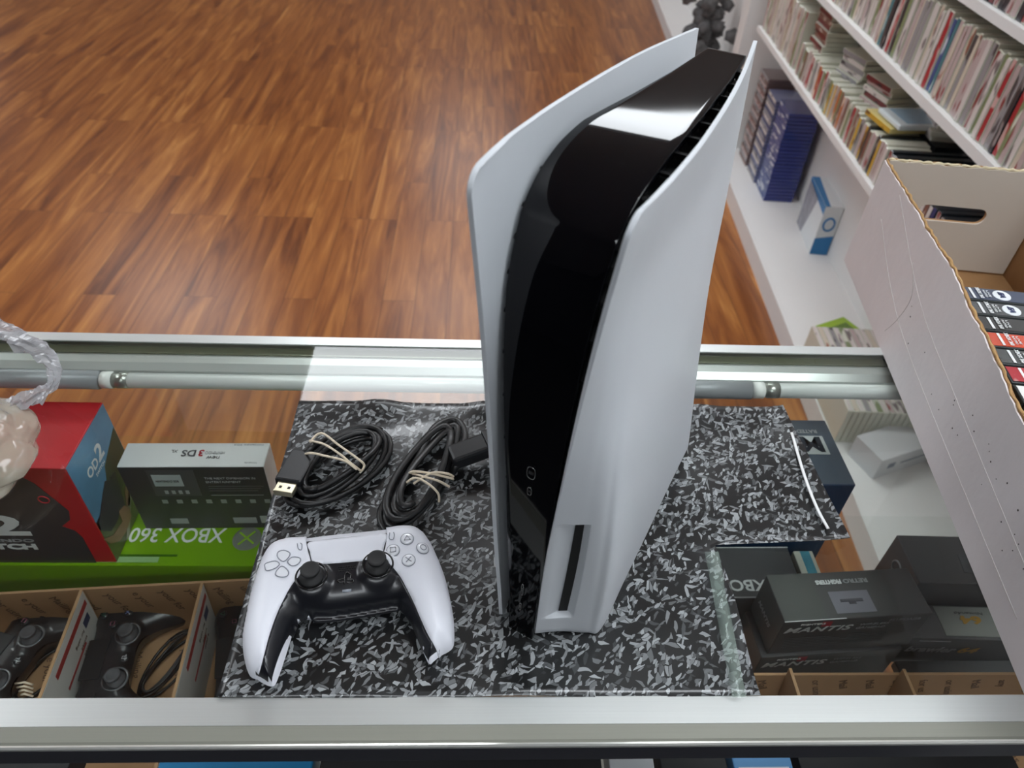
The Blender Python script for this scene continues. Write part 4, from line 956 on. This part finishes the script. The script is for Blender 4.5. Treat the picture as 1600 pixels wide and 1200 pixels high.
ksh = mat('controller_black', (38,38,41), .35, coat=.1)
SC_ = {'t': mat('sym_green', (60,150,120), .4), 's': mat('sym_pink', (196,120,150), .4), 'c': mat('sym_red', (190,84,90), .4), 'x': mat('sym_blue', (130,150,200), .4)}
def ctrl():
    t = empty('wired_controller', 'x', 'game controller', (0, 0, 0))
    link('top_shell', k_top, ksh, t); link('bottom_shell', k_bot, ksh, t)
    for sx in (-.027, .027):
        r = link('stick_ring', tube([(.013*cos(a)+sx, .013*sin(a)-.006, kt(sx, -.006)+.0005) for a in [k*pi/14 for k in range(28)]], .0014, 8, True), mat('stick_well', (96,98,102), .25, coat=.5), t)
        prof_stick(t, sx, -.006, kt(sx, -.006)-.001, mat('stick_grey', (72,72,76), .6), .9)
    tpd = box('touchpad', mat('pad_grey', (30,30,32), .5), t, -.024, .024, .012, .034, .0435, .0462, .001)
    for k, dx, dy in (('t', 0, .0135), ('s', -.0135, 0), ('c', .0135, 0), ('x', 0, -.0135)):
        x, y = .055+dx, .014+dy; o = link('action_button', lathe([(0,.0026),(.0042,.0024),(.0050,.0014),(.0050,0)], 20), ksh, t, smooth=True); o.location = (x, y, kt(x, y)+.0002)
        for s_, cl in SYM[k]: link('symbol', tube([(a, b, .0029) for a, b in s_], .00045, 6, cl), SC_[k], o)
    for dx, dy in ((0, .011), (0, -.011), (.011, 0), (-.011, 0)):
        x, y = -.055+dx, .014+dy; box('direction_button', ksh, t, x-.004, x+.004, y-.004, y+.004, kt(x, y)-.001, kt(x, y)+.0025, .001)
    link('home_button', lathe([(0,.002),(.0045,.0018),(.005,.0)], 20), ksh, t, smooth=True).location = (0, -.008, kt(0, -.008))
    lm = mat('logo_light', (200,204,206), .4)
    link('logo', join([tube([(x*.001, y*.001-.008, kt(0, -.008)+.0022) for x, y in L_], .00045, 6) for L_ in ([(-1,-3),(-1,3),(1.5,2.4),(1.6,0)], [(-1.5,-1.8),(-3.6,-1.4),(-1.5,-.2)], [(.6,-1.8),(3.4,-1.4),(.6,-.2)])]), lm, t)
    return t
def copy_tree(o, parent=None):
    c = o.copy(); COL.objects.link(c); c.parent = parent
    for ch in [q for q in o.children]: copy_tree(ch, c)
    return c
c0 = ctrl()
far = px(201, 990, -.252); near = px(180, 1065, -.252); mid = (far+near)/2; ang = math.atan2(far.y-near.y, far.x-near.x)
c1 = copy_tree(c0); c2 = copy_tree(c0)
R1 = Matrix.Rotation(ang, 4, 'Z')
for c, pos, a, lab in ((c0, mid, ang, 'black controller with coloured button symbols lying in the middle tray compartment'),
                       (c1, px(28, 1035, -.26), ang-.35, 'black controller at the left picture edge with its grip towards the divider'),
                       (c2, px(395, 1020, -.255), ang+.12, 'black controller mostly hidden under the white gamepad and sheet')):
    m_ = Matrix.Rotation(a, 4, 'Z'); off_ = m_ @ Vector((0, -.006, 0)); c.location = (pos.x-off_.x, pos.y-off_.y, -.2966); c.rotation_euler = (0, 0, a); c['label'] = lab
for i, (cx, cy, a0, a1, lab) in enumerate(((262, 1035, .050, .018, 'black controller lead coiled in the middle tray compartment'), (72, 1045, .048, .026, 'black coiled lead with pale bands in the left tray compartment'))):
    c_ = px(cx, cy, -.285); q = link('coiled_lead', tube(coil(c_, a0, 1.15, a1, 4.2, .0018, -.2966, .35, 5+i, .012), .0018, 8), cabm); tag(q, lab, 'cable')
    if i:
        for k in range(4): link('rubber_band', tube([px(24+3*k, 1068+6*k, -.262), px(38, 1066+6*k, -.256), px(52, 1070+6*k, -.262)], .0012, 6), bandm, q)
# ------------------------------------------------------------------ open white cardboard box with upright games
BA = math.atan2(.086, .625); BL = .68; BX = Vector((cos(BA), -sin(BA), 0)); BY = Vector((sin(BA), cos(BA), 0)); BP = Vector((.514, .872, 0))-BY*BL
bxo = empty('cardboard_box', 'open white cardboard box with torn brown rim and hand hole, right side of counter', 'cardboard box', BP+Vector((0, 0, .0016)), -BA)
outw = mat('white_corrugated', (228,220,220), .62, noise=.05, nscale=18, bump=.5, bscale=60); brn = mat('brown_corrugated', (150,112,72), .8, noise=.12, nscale=40); edgem = mat('torn_kraft_edge', (176,140,92), .85, noise=.3, nscale=120)
rnd = random.Random(12)
def rimz(y): # ragged top of the long wall
    return .151-.018*max(0, min(1, (.42-y)/.2))+.0007*sin(y*47)+.0008*sin(y*89+1)*sin(y*31)+.0006*sin(y*317)
def longwall(x0, x1, name, m, zf):
    N = 90; vs = []
    for i in range(N+1):
        y = BL*i/N; z = zf(y); vs += [(x0, y, 0), (x0, y, z), (x1, y, z), (x1, y, 0)]
    fs = []
    for i in range(N):
        a = i*4; b = a+4
        for k in range(4): fs.append((a+k, b+k, b+(k+1) % 4, a+(k+1) % 4))
    fs += [(0, 1, 2, 3), (N*4+3, N*4+2, N*4+1, N*4)]
    bm = bmesh.new(); bm.from_mesh(mesh(vs, fs)); return link(name, bm2me(bm), m, bxo)
longwall(0, .0016, 'outer_face', outw, lambda y: rimz(y)-.0010-.0010*max(0, sin(y*90)))
longwall(.0016, .0042, 'side_wall', brn, lambda y: rimz(y)+.0004)
rim = link('torn_rim', tube([(.0026+.0007*sin(i*1.9)+.0005*sin(i*.7), BL*i/140, rimz(BL*i/140)+.0003*sin(i*2.7)) for i in range(141)], lambda t: .0012+.0003*sin(t*170)+.0003*sin(t*61), 7), edgem, bxo)
longwall(.2155, .2195, 'side_wall', brn, lambda y: .152)
box('box_bottom', brn, bxo, .003, .219, 0, BL, -.0008, .003)
box('near_wall', brn, bxo, .004, .2155, 0, .004, .003, .13)
# far wall with hand hole: ring of quads around the slot
hx0, hx1, hz0, hz1 = .064, .153, .076, .098; RH = .011
hole = [Vector((x, z)) for x, z in [(hx0+RH-RH*cos(a), (hz0+hz1)/2+RH*sin(a)) for a in [-pi/2+pi*k/8 for k in range(9)]]]+[Vector((hx1-RH+RH*cos(a), (hz0+hz1)/2+RH*sin(a))) for a in [pi/2-pi*k/8 for k in range(9)]]
def walled(name, m, y0, y1, xa, xb, za, zb):
    outer = [Vector((xa, za)), Vector((xa, zb))]+[Vector((xa+(xb-xa)*k/24, zb+.0012*sin(k*2.1))) for k in range(1, 24)]+[Vector((xb, zb)), Vector((xb, za))]
    pts = outer+hole; no, nh = len(outer), len(hole)
    ed = [(i, (i+1) % no) for i in range(no)]+[(no+i, no+(i+1) % nh) for i in range(nh)]
    r = delaunay_2d_cdt(pts, ed, [], 0, 1e-7)
    P = r[0]; T = []
    for f in r[2]:
        c = sum((P[i] for i in f), Vector((0, 0)))/len(f)
        if inside(c, outer) and not inside(c, hole): T.append(tuple(f))
    n = len(P); vs = [(p.x, y0, p.y) for p in P]+[(p.x, y1, p.y) for p in P]
    fs = [t for t in T]+[tuple(n+i for i in t[::-1]) for t in T]
    be = set()
    for t in T:
        for i in range(len(t)): be.add((t[i], t[(i+1) % len(t)]))
    for a, b in list(be):
        if (b, a) not in be: fs.append((b, a, n+a, n+b))
    bm = bmesh.new(); bm.from_mesh(mesh(vs, fs)); return link(name, bm2me(bm), m, bxo)
walled('inner_flap', mat('flap_offwhite', (198,188,176), .65, noise=.05, nscale=14), BL-.0062, BL-.0042, .0045, .2135, .006, .152)
walled('far_wall', brn, BL-.0040, BL, .0042, .2155, .003, .153)
link('torn_rim', tube([(.004+.2110*i/50, BL-.0035+.0006*sin(i*1.3), .1528+.0009*sin(i*2.3)) for i in range(51)], lambda t: .0017+.0004*sin(t*90), 7), mat('torn_pale_edge', (206,192,160), .85, noise=.2, nscale=120), bxo)
for pts in (((.0,.60,.142),(.0,.45,.092),(.0,.30,.075),(.0,.1,.06)), ((.0,.62,.098),(.0,.52,.060),(.0,.40,.040),(.0,.1,.028)), ((.0,.50,.11),(.0,.47,.085),(.0,.475,.05),(.0,.49,.02))):
    link('crease', tube(catmull([(-.0001, p[1], p[2]) for p in pts], 8), .0004, 6), mat('crease_pale', (206,200,196), .6), bxo)
sp = []
for k in range(34):
    y = .12+.35*rnd.random()**1.2; z = .045+.05*rnd.random(); r = .0005+.0006*rnd.random(); m_ = lathe([(0,.00025),(r,.0002),(r,0)], 6)
    for v in m_.vertices: v.co = Vector((-.0001-v.co.z, y+v.co.x, z+v.co.y))
    sp.append(m_)
tag(link('dirt_specks', join(sp), mat('dirt', (84,76,72), .8), bxo), kind='stuff')
GS = [('navy', (36,52,78), 'EA'), ('slate', (60,64,66), 'EA'), ('black', (26,28,28), 'dot'), ('orange red', (196,66,34), 'bars'), ('grey', (64,68,68), ''), ('red and black', (40,38,42), 'red'), ('white', (228,228,224), ''), ('yellow', (206,172,40), ''), ('crimson', (170,46,56), ''), ('black and white', (30,32,34), 'wb'), ('dark green', (50,60,50), ''), ('light blue', (110,150,180), ''), ('brown', (96,70,56), '')]
MB_ = Matrix.Translation(BP) @ Matrix.Rotation(-BA, 4, 'Z')
casek = mat('game_case_edge', (44,48,48), .25, coat=.4)
for k, (nm, rgb, deco) in enumerate(GS):
    y1 = .4205-.0255*k; x0 = .0085; z1 = .1360
    g = empty('video_game', f'{nm} spined video game in the cardboard box, ' + ('farthest one' if k == 0 else f'{ordw(k+1)} from the far end'), 'video game', (0, 0, 0), 0, 'video games standing in the cardboard box')
    g.matrix_world = MB_ @ Matrix.Translation((x0, y1-.0240, .0046)); zt = z1-.0046
    box('case', casek, g, 0, .190, 0, .0240, 0, zt, .0012, 2)
    sm = mat('spine_print_'+nm.replace(' ', '_'), rgb, .22, coat=.7, noise=.25 if nm in ('navy', 'orange red', 'yellow') else .05, nscale=40)
    patch([(.002,.0022,zt),(.188,.0022,zt),(.188,.0218,zt),(.002,.0218,zt)], sm, g, 'spine_label', nrm=(0,0,1))
    hd_ = mat('spine_header', (206,208,206), .3, coat=.4)
    inkc = dkg if nm == 'white' else wht
    if nm == 'red and black': patch([(.002,.0022,zt+.0004),(.038,.0022,zt+.0004),(.0405,.006,zt+.0004),(.0412,.012,zt+.0004),(.0405,.018,zt+.0004),(.038,.0218,zt+.0004),(.002,.0218,zt+.0004)], mat('spine_red', (170,36,56), .25, coat=.5), g, 'red_block', nrm=(0,0,1))
    text('XBOX 360', .0052, inkc, g, (.0135+.006, .0222, zt+.0009), (0, -1, 0), (0, 0, 1), width=.019, bold=.0001)
    patch([(.0125,.0030,zt+.0006),(.0150,.0030,zt+.0006),(.0150,.0210,zt+.0006),(.0125,.0210,zt+.0006)], inkc, g, 'header_bar', nrm=(0,0,1))
    text('RATED', .0030, inkc, g, (.0255, .0185, zt+.0009), (0, -1, 0), (0, 0, 1), width=.0125); text('LIVE', .0030, inkc, g, (.0290, .0185, zt+.0009), (0, -1, 0), (0, 0, 1), width=.0115)
    if deco == 'EA':
        e_ = link('round_logo', lathe([(0,.0006),(.0085,.0005),(.0088,0)], 28), mat('logo_white', (226,230,232), .3, coat=.4), g); e_.location = (.0430, .0120, zt+.0004)
        text('EA', .0075, mat('logo_ink', (40,54,92), .3), e_, (-.0030, .0052, .0008), (0, -1, 0), (0, 0, 1), width=.0100, shear=.3, bold=.0003)
    if deco == 'bars':
        for j in range(3): patch([(.082+j*.0085,.004,zt+.0006),(.0862+j*.0085,.004,zt+.0006),(.0862+j*.0085,.0205,zt+.0006),(.082+j*.0085,.0205,zt+.0006)], wht, g, 'white_bar', nrm=(0,0,1))
        patch([(.050,.004,zt+.0005),(.060,.004,zt+.0005),(.048,.020,zt+.0005),(.040,.020,zt+.0005)], mat('flame_print', (236,150,50), .3), g, 'flame_mark', nrm=(0,0,1))
    if deco == 'dot': patch([(.098+.008*cos(a), .013+.007*sin(a), zt+.0005) for a in [q*pi/6 for q in range(12)]], mat('green_mark', (140,190,40), .3), g, 'green_mark', nrm=(0,0,1))
    if deco == 'wb': patch([(.012,.003,zt+.0004),(.188,.003,zt+.0004),(.188,.021,zt+.0004),(.012,.021,zt+.0004)], hd_, g, 'white_block', nrm=(0,0,1))
# ------------------------------------------------------------------ plastic bag at the left edge
film = plasticfilm('grey_clear_film', (178,178,182), .52, .14); film2 = plasticfilm('beige_film', (196,188,170), .52, .12)
bag = empty('plastic_bag', 'crumpled clear plastic bag with twisted handle at the left picture edge', 'plastic bag', (0, 0, 0))
hp = catmull([px(u, v, z) for u, v, z in ((-60, 480, .05), (-20, 502, .055), (20, 524, .056), (50, 540, .056), (76, 560, .054), (86, 585, .050), (76, 606, .047), (50, 620, .046), (20, 632, .044), (-20, 650, .04), (-60, 668, .035))], 10)
def ribbon(P, wid, seed, tw):
    rnd = random.Random(seed); vs = []; fs = []; K = 14; N = len(P)
    for i, p in enumerate(P):
        t = (P[min(i+1, N-1)]-P[max(i-1, 0)]).normalized(); s = t.cross(Vector((0, 0, 1))).normalized(); w = s.cross(t); s0 = i/N
        for k in range(K):
            a = 2*pi*k/K; r = wid(s0)*(1+.35*sin(k*2.5+i*.22+seed)+.22*sin(k*5+i*.5+seed*2)+.12*rnd.uniform(-1, 1))
            vs.append(p+s*cos(a+i*tw)*r+w*sin(a+i*tw)*r*.5)
    for i in range(N-1):
        for k in range(K): fs.append((i*K+k, i*K+(k+1) % K, (i+1)*K+(k+1) % K, (i+1)*K+k))
    return mesh(vs, fs)
link('handle', ribbon(hp, lambda s: .0085-.0035*sin(pi*min(1, max(0, (s-.35)/.35))), 3, .05), film, bag)
fl_ = lambda pts: patch([px(*q) for q in pts], film, bag, 'film_flap', .0003)
fl_(((12, 536, .05), (44, 546, .05), (46, 552, .048), (22, 552, .046))); fl_(((70, 548, .053), (90, 552, .052), (78, 566, .05))); fl_(((48, 618, .045), (80, 608, .045), (66, 634, .04)))
bmb = bmesh.new(); bmesh.ops.create_icosphere(bmb, subdivisions=5, radius=1); rnd = random.Random(2); bc_ = px(-66, 706, .03)
for v in bmb.verts:
    c = v.co.copy(); dd_, _pp = mnoise.voronoi(c*1.25); e_ = dd_[1]-dd_[0]; d2_, _pp = mnoise.voronoi(c*2.8+Vector((3, 1, 7)))
    f = 1.10-.22*max(0, .42-e_)-.05*max(0, .30-(d2_[1]-d2_[0]))+.12*mnoise.noise(c*1.4)+.03*mnoise.noise(c*6)
    v.co = Vector((c.x*.066*f, c.y*.060*f, max(-.029, c.z*.034*f)))
for v in bmb.verts: v.co += bc_
o = link('bag_body', bm2me(bmb), film2, bag, smooth=True)
# ------------------------------------------------------------------ cartons and added dark blocks just below the front rail
for u0, u1, y0, y1, zb, zt_, m, nm, lab in ((248, 488, .236, .276, -.1965, -.158, mat('card_cyanblue', (30,120,170), .35, coat=.2), 'box', 'bright blue carton resting on the tray below the front rail'),
        (952, 1022, .244, .280, -.1965, -.165, mat('card_palegrey', (190,192,196), .4), 'box', 'pale grey carton below the front rail, left of the light blue one'),
        (1146, 1238, .244, .280, -.1965, -.160, mat('card_lightblue', (96,150,200), .3, coat=.3), 'box', 'light blue carton resting on the tray below the front rail')):
    a = px(u0, 1195, zt_).x; b = px(u1, 1195, zt_).x; t, w, d, h = carton('carton_box', lab, 'box', a, b, y0, y1, zb, zt_, m)
    if u0 == 248: rect(t, 'top', w*.4, w*.66, .002, .018, (w, d, h), mat('sticker'), 'white_sticker')
    else: rect(t, 'top', .004, w-.004, .004, .012, (w, d, h), wht)
bl_ = mat('card_black', (40,40,42))
for u0, u1, lab in ((500, 940, 'long black block added for darkness under the front rail, right of the bright blue carton'), (1032, 1136, 'short black block added for darkness below the rail between pale grey and light blue cartons'), (1250, 1590, 'black block added for darkness under the front rail at the right end'), (-40, 108, 'black block added for darkness under the front rail at the left picture edge')):  # black blocks added to make the space under the rail read dark
    a = px(u0, 1195, -.165).x; b = px(u1, 1195, -.165).x; carton('carton_box', lab, 'box', a, b, .240, .278, -.1965, -.165, mat('dark_gap_fill', (30,30,32), .6))
carton('carton_box', 'low black carton lying in front of the silver-labelled box', 'box', .515, .70, .386, .424, SHZ, -.287, mb)
